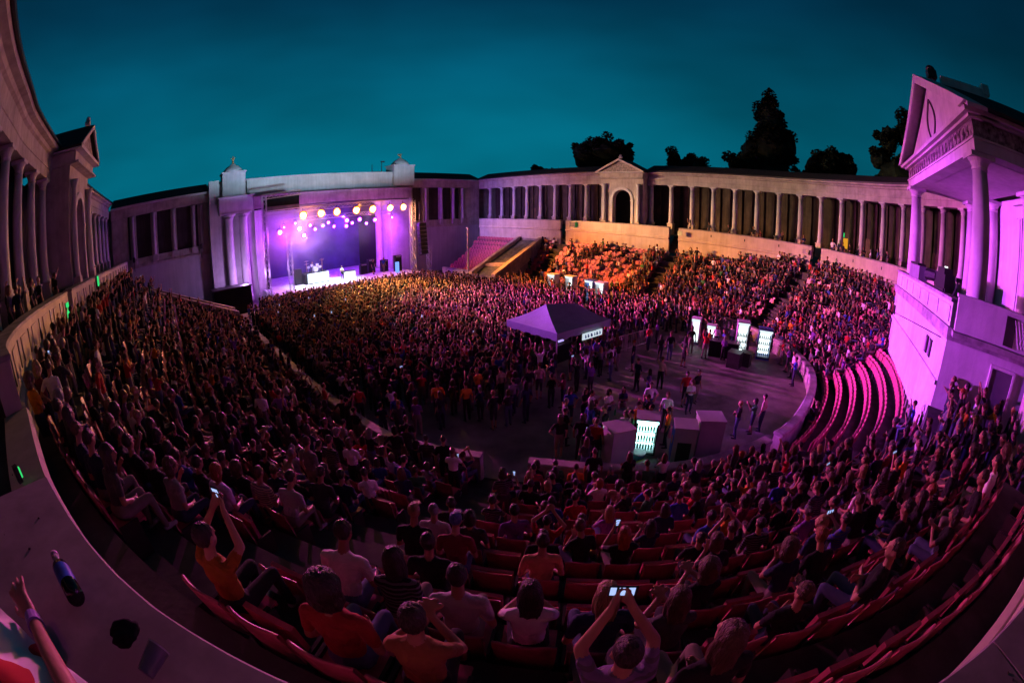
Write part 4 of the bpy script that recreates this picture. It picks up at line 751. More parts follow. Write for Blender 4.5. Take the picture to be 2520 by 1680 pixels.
# ------------------------------------------------------------------ trees beyond the gallery
def tree(name, label, x, y, top, blobs, n, seed):
    o = thing(name, label, 'tree', (x, y, 0), 0, 'dark trees beyond the gallery'); r = random.Random(seed)
    t = MB().tube((0, 0, 0), (0, 0, top*.45), .45, .3, 9).tube((0, 0, top*.45), (.2, 0, top*.85), .3, .08, 7)
    for k in range(7):
        a = r.uniform(0, 6.28); z = top*r.uniform(.35, .7); t.tube((0, 0, z), (math.cos(a)*2.4, math.sin(a)*2.4, z+2.2), .14, .04, 5)
    t.build('trunk', BARK, o)
    C = []
    for (bx, by, bz, rx, rz_) in blobs:
        for _ in range(max(3, int(rx*rz_*2.2))):
            u = Vector((r.gauss(0, 1), r.gauss(0, 1), r.gauss(0, 1))).normalized()*r.random()**.4; C.append((bx+u.x*rx, by+u.y*rx, bz+u.z*rz_, r.uniform(.5, 1.15)))
    c = MB()
    for (bx, by, bz, rx, rz_) in blobs:
        nb_ = len(c.v); c.ball((bx, by, bz), (rx*.80, rx*.80, rz_*.84), n=14, k=10)
        for q in range(nb_, len(c.v)): p_ = Vector(c.v[q]); k_ = r.uniform(.80, 1.08); c.v[q] = (bx+(p_.x-bx)*k_, by+(p_.y-by)*k_, bz+(p_.z-bz)*k_)
    per = max(1, int(n*4.2)//len(C))
    for (cx, cy, cz, s) in C:
        for _ in range(per):
            u = Vector((r.gauss(0, 1), r.gauss(0, 1), r.gauss(0, 1))).normalized()*s*r.random()**.35; p = Vector((cx, cy, cz))+u; q = Matrix.Rotation(r.uniform(0, 6.28), 3, 'Z') @ Matrix.Rotation(r.uniform(-1.2, 1.2), 3, 'X'); w = r.uniform(.14, .34)
            c.add([p+q @ Vector(v) for v in ((-w, 0, 0), (0, -w*.7, 0), (w, 0, 0), (0, w*.7, .05))], [(0, 1, 2, 3)])
    tag(c.build('crown', LEAFM, o), kind='stuff'); return o
tree('round_tree', 'round dark tree behind the gabled pavilion', 62.6, 40.6, 20, [(0, 0, 18.4, 4.2, 3.6), (2, -1.8, 18.2, 3.2, 3.2), (-2, 2.4, 18, 3, 3), (0, 0, 13, 5, 4)], 5200, 1)
tree('poplar_tree', 'tallest dark pointed tree above the colonnade roof', 63.6, 12.3, 27, [(0, 0, 27.0, 1.0, 1.9), (0, .2, 25.3, 2.0, 2.4), (0, -.3, 23.0, 2.9, 3), (0, 0, 20, 3.8, 3.5), (-.4, 2.6, 18.8, 2.6, 3.2), (0, -2.2, 20.6, 2.2, 3.4), (0, 0, 15, 5, 4), (0, 5.0, 16.5, 2.4, 3)], 7200, 2)
tree('small_tree', 'small dark treetop between the gable and the tallest tree', 69, 29.6, 19, [(0, 1.0, 18.6, 1.4, 1.7), (.3, -1.6, 17.8, 2.2, 1.3), (0, 0, 16, 3.4, 2.4)], 2000, 3)
tree('broad_tree', 'broad low dark tree right of the tallest tree', 60, 3.0, 19, [(0, 0, 18.6, 1.4, 1.5), (-.2, 2, 17.4, 2.2, 1.7), (.2, -2.2, 17.7, 2.2, 1.7), (0, 0, 15, 4.6, 3.2)], 4200, 4)
tree('ragged_tree', 'ragged dark tree beside the pink portico gable', 54.6, -7.0, 22, [(0, -1.4, 22.4, 2.3, 2.6), (0, 1.6, 21.4, 1.7, 2), (0, 3.2, 18.8, 1.4, 1.5), (0, -3.4, 21.4, 2.4, 3.2), (0, 0, 17, 4, 3)], 4200, 5)
tree('small_tree', 'tiny dark treetop behind the pale violet colonnade', 62, 55, 17, [(0, 0, 16.4, 1.6, 1.0), (0, -2, 16.0, 1.4, .8)], 700, 6)
tree('broad_tree', 'low dark tree joining the tallest tree on its right foot', 64, 24.0, 17, [(0, 0, 16.8, 1.4, 1.2), (0, 2.4, 16.4, 1.0, .9), (0, 0, 14, 3, 2)], 1200, 8)
# ------------------------------------------------------------------ people
TS, TSH, TP, TSO = 0, 1, 2, 3
def Rx(a): return Matrix.Rotation(a, 3, 'X')
ARMS = {  # elbow, wrist relative to the shoulder (outward x, forward y, up z)
    'down': ((.07, -.03, -.29), (.08, .06, -.54)), 'lap': ((.07, .0, -.28), (-.08, .22, -.36)), 'knee': ((.06, .10, -.26), (-.02, .34, -.30)),
    'up': ((.10, .10, .24), (.05, .12, .50)), 'clap': ((.07, .17, -.20), (-.14, .33, -.06)), 'claphigh': ((.10, .17, .10), (-.12, .22, .34)),
    'phone': ((.05, .20, -.16), (-.12, .36, .06)), 'phonehigh': ((.06, .19, .12), (-.10, .30, .36)), 'hip': ((.19, -.06, -.22), (.02, .05, -.42)), 'cross': ((.06, .06, -.27), (-.20, .18, -.22)), 'chin': ((.02, .20, -.22), (-.12, .18, .03)), 'wide': ((.26, .02, -.04), (.42, .12, .16))}
POSES = {  # name: (seated, left arm, right arm, lean, head yaw, shorts, female, verb)
    's_lap': (1, 'lap', 'lap', .05, .15, 0, 0, 'hands in lap'), 's_fwd': (1, 'knee', 'knee', .38, -.1, 0, 0, 'leaning forward'), 's_clap': (1, 'clap', 'clap', .05, .1, 1, 1, 'clapping'), 's_film': (1, 'phone', 'phone', .02, 0, 0, 0, 'filming with a phone'),
    's_filmhigh': (1, 'phonehigh', 'phonehigh', .0, 0, 0, 1, 'holding a phone up'), 's_cross': (1, 'cross', 'cross', -.10, .3, 0, 0, 'arms crossed'), 's_up': (1, 'up', 'lap', .0, .1, 1, 1, 'one arm up'), 's_chin': (1, 'chin', 'lap', .2, -.35, 0, 1, 'hand at chin'), 's_claphigh': (1, 'claphigh', 'claphigh', .02, 0, 0, 0, 'clapping overhead'),
    't_down': (0, 'down', 'down', .02, .1, 0, 0, 'arms down'), 't_film': (0, 'phone', 'phone', .02, 0, 1, 1, 'filming with a phone'), 't_filmhigh': (0, 'phonehigh', 'phonehigh', .0, 0, 0, 0, 'holding a phone up'), 't_clap': (0, 'clap', 'clap', .03, -.2, 0, 1, 'clapping'), 't_up': (0, 'up', 'up', -.03, 0, 1, 0, 'both arms up'), 't_oneup': (0, 'up', 'down', .0, .2, 0, 1, 'one arm up'), 't_hip': (0, 'hip', 'down', .0, .35, 1, 0, 'hand on hip'), 't_cross': (0, 'cross', 'cross', -.02, -.3, 0, 1, 'arms crossed')}
def capsule(p0, p1, r0, r1, n=10):
    p0, p1 = Vector(p0), Vector(p1); q = (p1-p0).to_track_quat('Z', 'Y'); vs = []; rings = []
    for p, r, a0 in ((p0, r0, -1), (p1, r1, 1)):
        for t in ((-80, -45, 0) if a0 < 0 else (0, 45, 80)):
            t = math.radians(t); rings.append((p+q @ Vector((0, 0, r*math.sin(t))), r*math.cos(t)))
    for c, r in rings:
        for i in range(n): vs.append(c+q @ Vector((math.cos(2*PI*i/n)*r, math.sin(2*PI*i/n)*r, 0)))
    k = len(rings); fs = [(j*n+i, j*n+(i+1) % n, (j+1)*n+(i+1) % n, (j+1)*n+i) for j in range(k-1) for i in range(n)]+[tuple(range(n-1, -1, -1)), tuple(range((k-1)*n, k*n))]
    return vs, fs
def hand(P, w, d, side, nrm, curl=.5, tag=TS):
    """palm, four unequal fingers and a thumb from wrist w along d"""
    d = d.normalized(); s = side-d*side.dot(d); s.normalize(); n = d.cross(s)
    if n.dot(nrm) < 0: n = -n
    for o in (-.020, .0, .020): P.append(('c', w+s*o*.7, w+d*.085+s*o, .019, .017, tag))
    for i, (o, L) in enumerate(((-.036, .062), (-.013, .076), (.012, .072), (.036, .056))):
        a = w+d*.088+s*o*.9; b = a+d*L*.55+n*L*.2*curl+s*o*.28; c = b+d*L*.38+n*L*.55*curl; P.append(('c', a, b, .0098, .0092, tag)); P.append(('c', b, c, .0092, .0082, tag))
    P.append(('c', w+d*.025-s*.025, w+d*.062-s*.058+n*.012, .0125, .0105, tag)); P.append(('c', w+d*.062-s*.058+n*.012, w+d*.094-s*.062+n*.026, .0105, .009, tag))
def skeleton(pose):
    seated, la, ra, lean, yaw, shorts, fem, _ = POSES[pose]; P = []; k = .93 if fem else 1.0
    hz = .56 if seated else .93*k; H = Vector((0, -.04 if seated else 0, hz)); R = Rx(-lean); T = lambda x, y, z: H+R @ Vector((x*k, y, z*k))
    sw = .165 if fem else .188
    P += [('e', T(0, 0, .02), (.168, .125, .13), TP, R), ('e', T(0, .005, .17), (.142 if fem else .155, .108, .17), TSH, R), ('e', T(0, 0, .36), (.158 if fem else .178, .112, .19), TSH, R), ('c', T(-sw+.03, -.01, .455), T(sw-.03, -.01, .455), .066, .066, TSH), ('c', T(0, -.01, .49), T(0, .022, .62), .056, .052, TS)]
    if fem: P.append(('c', T(-.07, .09, .36), T(.07, .09, .36), .05, .05, TSH))
    HR = R @ Matrix.Rotation(yaw, 3, 'Z') @ Rx(lean*.7); hc = T(0, .032, .725); Hd = lambda x, y, z: hc+HR @ Vector((x, y, z))
    P += [('e', hc, (.074, .094, .116), TS, HR), ('e', Hd(0, .034, -.062), (.054, .058, .058), TS, HR), ('c', Hd(0, .088, .0), Hd(0, .110, -.034), .010, .015, TS), ('e', Hd(.077, -.006, -.012), (.012, .02, .032), TS, HR), ('e', Hd(-.077, -.006, -.012), (.012, .02, .032), TS, HR), ('c', Hd(-.034, .083, .018), Hd(.034, .083, .018), .014, .014, TS), ('c', Hd(-.018, .088, -.064), Hd(.018, .088, -.064), .009, .009, TS)]
    wr = []
    for s, arm in ((-1, la), (1, ra)):
        e, w = ARMS[arm]; sh = T(s*sw, -.008, .455); el = sh+R @ Vector((s*e[0], e[1], e[2]))*k; wp = sh+R @ Vector((s*w[0], w[1], w[2]))*k
        mid = sh+(el-sh)*.62; P += [('c', sh, mid, .057, .052, TSH), ('c', mid, el, .044, .041, TS), ('c', el, wp, .041, .028, TS)]
        hand(P, wp, (wp-el)*.6+Vector((0, .06, .05 if 'phone' in arm else 0)), Vector((0, 0, 1)) if arm in ('lap', 'knee', 'cross', 'phone', 'phonehigh') else Vector((-s, 0, 0)) if arm != 'up' else Vector((0, 1, 0)), Vector((-s, .2, 0)), .5 if 'clap' not in arm else .1); wr.append(wp)
    for s in (-1, 1):
        if seated: hp, kn, an = H+Vector((s*.09, .02, -.03)), Vector((s*.125, .40, .53)), Vector((s*.13, .40+.06*s, .09))
        else: hp, kn, an = H+Vector((s*.088, 0, -.03)), Vector((s*.10, .018, .50*k)), Vector((s*.105, -.02+.05*s, .085))
        cut = .75 if shorts else 0; P.append(('c', hp, kn, .092, .062, TP))
        m = kn+(an-kn)*(.15 if shorts else 1.0); P.append(('c', kn, m, .060, .054 if shorts else .047, TP))
        if shorts: P.append(('c', m, an, .052, .038, TS))
        P += [('c', an+Vector((0, -.02, -.035)), an+Vector((s*.02, .15, -.05)), .043, .036, TSO)]
    return P, (hc, HR), (wr[0]+wr[1])/2
def remesh(me, vox, ratio, smooth=2, lvls=()):
    o = bpy.data.objects.new('tmp', me); COLL.objects.link(o)
    m = o.modifiers.new('r', 'REMESH'); m.mode = 'VOXEL'; m.voxel_size = vox
    s = o.modifiers.new('s', 'SMOOTH'); s.factor = .5; s.iterations = smooth
    d = o.modifiers.new('d', 'DECIMATE'); d.ratio = ratio; outm = []
    dg = bpy.context.evaluated_depsgraph_get(); outm.append(bpy.data.meshes.new_from_object(o.evaluated_get(dg), depsgraph=dg))
    o.modifiers.clear()
    for target in lvls:
        o.data = outm[-1]; d = o.modifiers.new('d', 'DECIMATE'); d.ratio = min(1, target/max(1, sum(len(p.vertices)-2 for p in outm[-1].polygons))); dg = bpy.context.evaluated_depsgraph_get(); dg.update(); outm.append(bpy.data.meshes.new_from_object(o.evaluated_get(dg), depsgraph=dg)); o.modifiers.clear()
    bpy.data.objects.remove(o); return outm
def prim_mesh(P):
    m = MB()
    for p in P:
        if p[0] == 'c': v, f = capsule(p[1], p[2], p[3], p[4]); m.add(v, f)
        else: m.ball(p[1], p[2], 0, 12, 8, p[4] if len(p) > 4 else None)
    return m.mesh('prims', [])
def tag_faces(me, P):
    n = len(me.polygons); C = np.empty(n*3); me.polygons.foreach_get('center', C); C = C.reshape(-1, 3); best = np.full(n, 9.0); t = np.zeros(n, int)
    for p in P:
        if p[0] == 'c':
            a, b = np.array(p[1]), np.array(p[2]); u = b-a; L = u @ u+1e-9; k = np.clip(((C-a) @ u)/L, 0, 1); d = np.linalg.norm(C-(a+k[:, None]*u), axis=1)-(p[3]+(p[4]-p[3])*k)
        else:
            M = np.array(p[4]) if len(p) > 4 else np.eye(3); q = (C-np.array(p[1])) @ M/np.array(p[2]); d = (np.linalg.norm(q, axis=1)-1)*min(p[2])
        w = d < best; best[w] = d[w]; t[w] = p[-2] if p[0] == 'e' and len(p) > 4 else p[-1]
    return t
SKIN = omat('skin', .5, 'random', [(.32, .165, .11), (.38, .21, .145), (.26, .13, .085), (.35, .19, .13)])
SHIRT = omat('shirt_cloth', .9, 'color')
_t = SHIRT.node_tree; _oi = [n for n in _t.nodes if n.type == 'OBJECT_INFO'][0]; _sc = [n for n in _t.nodes if n.type == 'VECT_MATH'][0]; _tc = _t.nodes.new('ShaderNodeTexCoord'); _wv = _t.nodes.new('ShaderNodeTexWave'); _wv.bands_direction = 'Z'; _wv.inputs['Scale'].default_value = 7.5; _wv.inputs['Distortion'].default_value = 1.2; _t.links.new(_tc.outputs['Object'], _wv.inputs['Vector'])
_g1 = _t.nodes.new('ShaderNodeMath'); _g1.operation = 'GREATER_THAN'; _g1.inputs[1].default_value = .88; _t.links.new(_oi.outputs['Random'], _g1.inputs[0]); _g2 = _t.nodes.new('ShaderNodeMath'); _g2.operation = 'GREATER_THAN'; _g2.inputs[1].default_value = .62; _t.links.new(_wv.outputs['Fac'], _g2.inputs[0]); _g3 = _t.nodes.new('ShaderNodeMath'); _g3.operation = 'MULTIPLY'; _t.links.new(_g1.outputs[0], _g3.inputs[0]); _t.links.new(_g2.outputs[0], _g3.inputs[1])
_mx = _t.nodes.new('ShaderNodeMix'); _mx.data_type = 'RGBA'; _t.links.new(_g3.outputs[0], _mx.inputs[0]); _t.links.new(_sc.outputs[0], _mx.inputs[6]); _mx.inputs[7].default_value = (.10, .10, .12, 1); _t.links.new(_mx.outputs[2], _t.nodes['Principled BSDF'].inputs['Base Color'])
_wn = _t.nodes.new('ShaderNodeTexNoise'); _wn.inputs['Scale'].default_value = 5.5; _wn.inputs['Detail'].default_value = 2; _wn.inputs['Distortion'].default_value = 1.6; _t.links.new(_tc.outputs['Object'], _wn.inputs['Vector']); _bp = [n for n in _t.nodes if n.type == 'BUMP'][0]; _bp.inputs['Strength'].default_value = .8; _bp.inputs['Distance'].default_value = .05; _t.links.new(_wn.outputs['Fac'], _bp.inputs['Height'])
PANTS = omat('trouser_cloth', .9, 'random2', [(.02, .025, .05), (.015, .015, .018), (.06, .08, .15), (.03, .03, .035), (.16, .14, .11), (.02, .03, .07)])
SHOES = omat('shoe_leather', .6, 'random', [(.02, .02, .02), (.3, .3, .3), (.05, .04, .03)])
HAIR = omat('hair_strands', .5, 'color', spec=.45)
_t = HAIR.node_tree; _tc = _t.nodes.new('ShaderNodeTexCoord'); _mp = _t.nodes.new('ShaderNodeMapping'); _mp.inputs['Scale'].default_value = (95, 95, 9); _t.links.new(_tc.outputs['Object'], _mp.inputs[0])
_nz = [n for n in _t.nodes if n.type == 'TEX_NOISE'][0]; _nz.inputs['Scale'].default_value = 1.0; _t.links.new(_mp.outputs[0], _nz.inputs['Vector']); _mr = [n for n in _t.nodes if n.type == 'MAP_RANGE'][0]; _mr.inputs['To Min'].default_value = .35; _mr.inputs['To Max'].default_value = 1.5; [n for n in _t.nodes if n.type == 'BUMP'][0].inputs['Strength'].default_value = .9
CROWD = omat('crowd_cloth', .85, 'attr')
BMATS = [SKIN, SHIRT, PANTS, SHOES]
PROTO = {}
for pose in POSES:
    P, head, ph = skeleton(pose); hi, mid, low = remesh(prim_mesh(P), .0125, .5, 2, (1100, 230)); tags = []
    for me, lv in ((hi, 'person_near'), (mid, 'person_mid'), (low, 'person_low')):
        t = tag_faces(me, P); me.materials.clear()
        for m_ in BMATS: me.materials.append(m_)
        me.polygons.foreach_set('material_index', t); me.polygons.foreach_set('use_smooth', [True]*len(t)); me.name = lv; tags.append(t)
    PROTO[pose] = dict(hi=hi, mid=mid, low=low, tags=tags, head=Matrix.Translation(head[0]) @ head[1].to_4x4(), phone=ph)
HST = {'short': [('e', (0, -.018, .024), (.083, .100, .106))], 'cropped': [('e', (0, -.014, .018), (.079, .097, .107))],
       'long': [('e', (0, -.020, .022), (.087, .104, .110)), ('e', (0, -.060, -.10), (.098, .062, .17)), ('e', (0, -.085, -.24), (.090, .040, .14)), ('e', (.075, -.01, -.10), (.026, .05, .14)), ('e', (-.075, -.01, -.10), (.026, .05, .14))],
       'bob': [('e', (0, -.022, .018), (.094, .108, .115)), ('e', (0, -.045, -.07), (.104, .075, .10))], 'bun': [('e', (0, -.018, .022), (.083, .101, .107)), ('e', (0, -.115, .07), (.046, .046, .046))],
       'curly': [('e', (0, -.03, .02), (.118, .128, .132)), ('e', (0, -.05, -.08), (.125, .095, .10))], 'cap': [('e', (0, -.012, .030), (.086, .104, .100)), ('e', (0, .115, .055), (.068, .075, .014))]}
HM = {}
for k, P in HST.items():
    hi, low = remesh(prim_mesh([p+(0, Matrix.Identity(3)) for p in P] if False else [('e', Vector(p[1]), p[2], 0, Matrix.Identity(3)) for p in P]), .012, .6, 2, (60,))
    rg = random.Random(k)
    for v in hi.vertices:
        a_ = math.atan2(v.co.x, -v.co.y); w_ = 1+.022*math.sin(a_*11+v.co.z*14+rg.random())+.02*math.sin(a_*23+v.co.z*31)+.02*rg.uniform(-1, 1); v.co.x *= w_; v.co.y *= w_; v.co.z += .006*rg.uniform(-1, 1)
    for me in (hi, low):
        me.materials.clear(); me.materials.append(HAIR); me.polygons.foreach_set('use_smooth', [True]*len(me.polygons)); me.name = 'hair_'+k
    HM[k] = (hi, low)
SHIRTS = [('black', (.010, .010, .012), 46), ('dark navy', (.012, .018, .05), 14), ('charcoal', (.03, .03, .034), 14), ('grey', (.16, .16, .17), 6), ('white', (.66, .65, .66), 6), ('red', (.36, .02, .02), 4), ('blue', (.025, .05, .28), 5), ('purple', (.14, .05, .25), 3), ('orange', (.6, .22, .02), 2), ('green', (.03, .16, .05), 2), ('beige', (.36, .28, .2), 3), ('maroon', (.12, .015, .03), 4)]
HCOL = [('dark', (.018, .012, .010), 45), ('brown', (.07, .035, .018), 30), ('blond', (.30, .19, .08), 6), ('grey', (.2, .19, .19), 4), ('ginger', (.24, .055, .013), 3)]
HNAME = {'short': 'short %s hair', 'cropped': 'cropped %s hair', 'long': 'long %s hair', 'bob': '%s bob', 'bun': '%s bun', 'curly': 'curly %s hair', 'cap': '%s cap'}
def pick(L, r): return r.choices(L, [x[2] for x in L])[0]
pr = random.Random(5)
class Pz: pass
def new_person(x, y, z, yaw, seated, **kw):
    p = Pz(); p.x, p.y, p.z, p.yaw = x, y, z, yaw; pool = [q for q in POSES if POSES[q][0] == (1 if seated else 0)]
    w = [4 if ('lap' in q or 'down' in q or 'cross' in q or 'fwd' in q or 'chin' in q or 'hip' in q) else 1.1 if q in ('s_clap', 't_clap') else .35 for q in pool]
    if y > 13 and not seated: w = [2 if 'down' in q or 'cross' in q else 1 for q in pool]
    p.pose = pr.choices(pool, w)[0]
    p.shirt = pick(SHIRTS, pr); p.hc = pick(HCOL, pr); fem = POSES[p.pose][6]; p.hair = pr.choices(['short', 'cropped', 'long', 'bob', 'bun', 'curly', 'cap'], [1, .3, 5, 3, 2, 2, .3] if fem else [7, 4, .7, .3, .1, .7, 1.6])[0]; p.scale = pr.uniform(.94, 1.05); p.row = None; p.over = False; p.zone = 'bowl'
    for k, v in kw.items(): setattr(p, k, v)
    h = PROTO[p.pose]['head'].translation*p.scale; p.head = Vector((x-math.sin(yaw)*h.y, y+math.cos(yaw)*h.y, z+h.z)); return p
def yaw_to(dx, dy): return math.atan2(-dx, dy)
STAGE = Vector((19, 46, 0)); people = []; seats = []
for j in range(NROW):
    d = row_da(j)+.52; P = KPT+KDIR*d[:, None]; ok = (WID > d+.28) & (j < ROWCAP); L = arclen(P); s = .4
    while s < L[-1]:
        i = min(len(L)-2, int(np.searchsorted(L, s))-1); i = max(0, i); t = (s-L[i])/max(1e-6, L[i+1]-L[i]); s += .56
        if not (ok[i] and ok[i+1]) or L[i+1]-L[i] > 1.4: continue
        q = P[i]*(1-t)+P[i+1]*t; u = KDIR[i]*(1-t)+KDIR[i+1]*t; u = u/np.linalg.norm(u)
        if aisle_dist(q) < .80: continue
        if q[0] > 25 and 32.9+.28*(q[0]-31) < q[1] < 37.6+.28*(q[0]-31): continue
        if q[0] < 10 and q[1] > 36.5+.6*(5.2-q[0]): continue
        seats.append([q[0], q[1], row_z(j), yaw_to(-u[0], -u[1]), j, None])
OVER = [((1350, 1480), 's_filmhigh', ('grey purple', (.16, .12, .24)), 'short', 'dark'), ((1420, 1245), 's_film', ('black', (.010, .010, .012)), 'long', 'ginger'), ((1000, 1185), 's_lap', ('white', (.52, .51, .52)), 'cropped', 'grey'), ((1080, 1215), 's_lap', ('charcoal', (.05, .05, .055)), 'bob', 'dark'),
        ((590, 1125), 's_lap', ('beige', (.42, .37, .29)), 'cropped', 'brown'), ((645, 1145), 's_fwd', ('pale grey', (.36, .35, .37)), 'short', 'dark'), ((725, 1205), 's_fwd', ('white', (.52, .51, .52)), 'short', 'dark'), ((517, 1105), 's_lap', ('lavender', (.48, .42, .62)), 'bob', 'ginger'),
        ((730, 1380), 's_lap', ('red', (.24, .02, .02)), 'curly', 'dark'), ((845, 1440), 's_clap', ('brown', (.22, .10, .04)), 'short', 'dark'), ((1072, 1360), 's_lap', ('pale grey', (.36, .35, .37)), 'short', 'dark'), ((1205, 1375), 's_clap', ('white', (.52, .50, .55)), 'long', 'dark'),
        ((1430, 1385), 's_lap', ('dark navy', (.02, .03, .075)), 'long', 'blond'), ((1545, 1335), 's_clap', ('charcoal', (.05, .05, .055)), 'long', 'brown'), ((1620, 1195), 's_lap', ('blue', (.04, .08, .38)), 'short', 'dark'), ((1705, 1215), 's_claphigh', ('black', (.010, .010, .012)), 'short', 'brown'),
        ((1865, 1220), 's_lap', ('dark navy', (.02, .03, .075)), 'bob', 'blond'), ((965, 1240), 's_lap', ('black', (.010, .010, .012)), 'short', 'dark'), ((1415, 1175), 's_clap', ('purple', (.20, .07, .32)), 'long', 'blond'), ((1600, 1480), 's_lap', ('black', (.010, .010, .012)), 'long', 'brown'),
        ((360, 1190), 's_filmhigh', ('orange', (.28, .11, .015)), 'short', 'dark'), ((905, 1055), 's_up', ('lavender', (.48, .42, .62)), 'bob', 'brown'), ((655, 1035), 's_lap', ('lavender', (.42, .38, .6)), 'short', 'grey'), ((235, 1195), 's_chin', ('charcoal', (.05, .05, .055)), 'long', 'dark'), ((275, 1250), 's_chin', ('grey', (.22, .22, .23)), 'bob', 'brown'), ((425, 1225), 's_clap', ('black', (.010, .010, .012)), 'short', 'dark'), ((1245, 1235), 's_lap', ('tan', (.5, .28, .16)), 'short', 'dark'), ((835, 1290), 's_chin', ('black', (.010, .010, .012)), 'long', 'dark'), ((985, 1330), 's_fwd', ('maroon', (.17, .02, .04)), 'cap', 'blue')]  # the orange top puts an orange-lit patch into cloth colour
HC = dict((a, b) for a, b, c in HCOL); HC['blue'] = (.05, .09, .3)
taken = {}
heads = []
for i, s in enumerate(seats):
    X, Y, D = wproj((s[0], s[1], s[2]+1.24)); heads.append((X, Y, D))
hx_ = np.array(heads)
for px, pose, sh, hr, hcn in OVER:
    X, Y = px[0]*1024/2352, px[1]*1024/2352; d = np.hypot(hx_[:, 0]-X, hx_[:, 1]-Y)
    for i in np.argsort(d):
        if int(i) not in taken: taken[int(i)] = (pose, sh, hr, hcn); break
for i, s in enumerate(seats):
    x, y, z, yaw, j, _ = s; X, Y, D = heads[i]
    th = math.degrees(math.atan2(y-CY, x-CX)) % 360; face = yaw_to(STAGE.x-x, STAGE.y-y); dy = (face-yaw+PI) % (2*PI)-PI
    if i in taken:
        pose, sh, hr, hcn = taken[i]; p = new_person(x, y, z, yaw+dy*.25, True, pose=pose, shirt=(sh[0], sh[1], 1), hair=hr, hc=(hcn, HC[hcn], 1), over=True, scale=1.0)
    else:
        occ = .90; stand = .10
        if x < -.2 and y > 2.0: occ = .85
        elif D < 5.2: occ = .16
        elif D < 6.6: occ = .34
        elif D < 8.5 and x > y-1.5: occ = .52
        elif D < 8: occ = .5
        elif D < 10.5: occ = .66
        if x > 30 and y > 21: occ = .34
        if x > 30 and 12 < y <= 21: stand = .2
        if x < 6 and y > 9: stand = .5; occ = .95
        if 255.5 < th < 293 and j <= 5 and y < 6: occ = .03
        if x > 30 and y > 36: occ = 0
        if D < 2.0 : occ = 0
        if x < 3 and y > 2: stand = .35
        near_over = any(math.hypot(x-seats[k][0], y-seats[k][1]) < 1.0 for k in taken) if D < 6 else False
        if near_over: occ *= .5
        if pr.random() > occ: continue
        st = pr.random() < stand and D > 9
        fx, fy = -math.sin(yaw), math.cos(yaw); p = new_person(x+(fx*.30 if st else 0)+pr.uniform(-.04, .04), y+(fy*.30 if st else 0)+pr.uniform(-.04, .04), z, yaw+dy*pr.uniform(.1, .6)+pr.uniform(-.45, .45), not st)
        if D < 13 and p.pose in ('s_up', 's_claphigh', 's_filmhigh', 't_up', 't_oneup', 't_filmhigh') and pr.random() < .85: p = new_person(p.x, p.y, z, p.yaw, not st, pose=pr.choice(['s_lap', 's_fwd', 's_cross', 's_chin', 's_film'] if not st else ['t_down', 't_cross', 't_hip']))
    p.row = j; p.seat = i; s[5] = p; people.append(p)
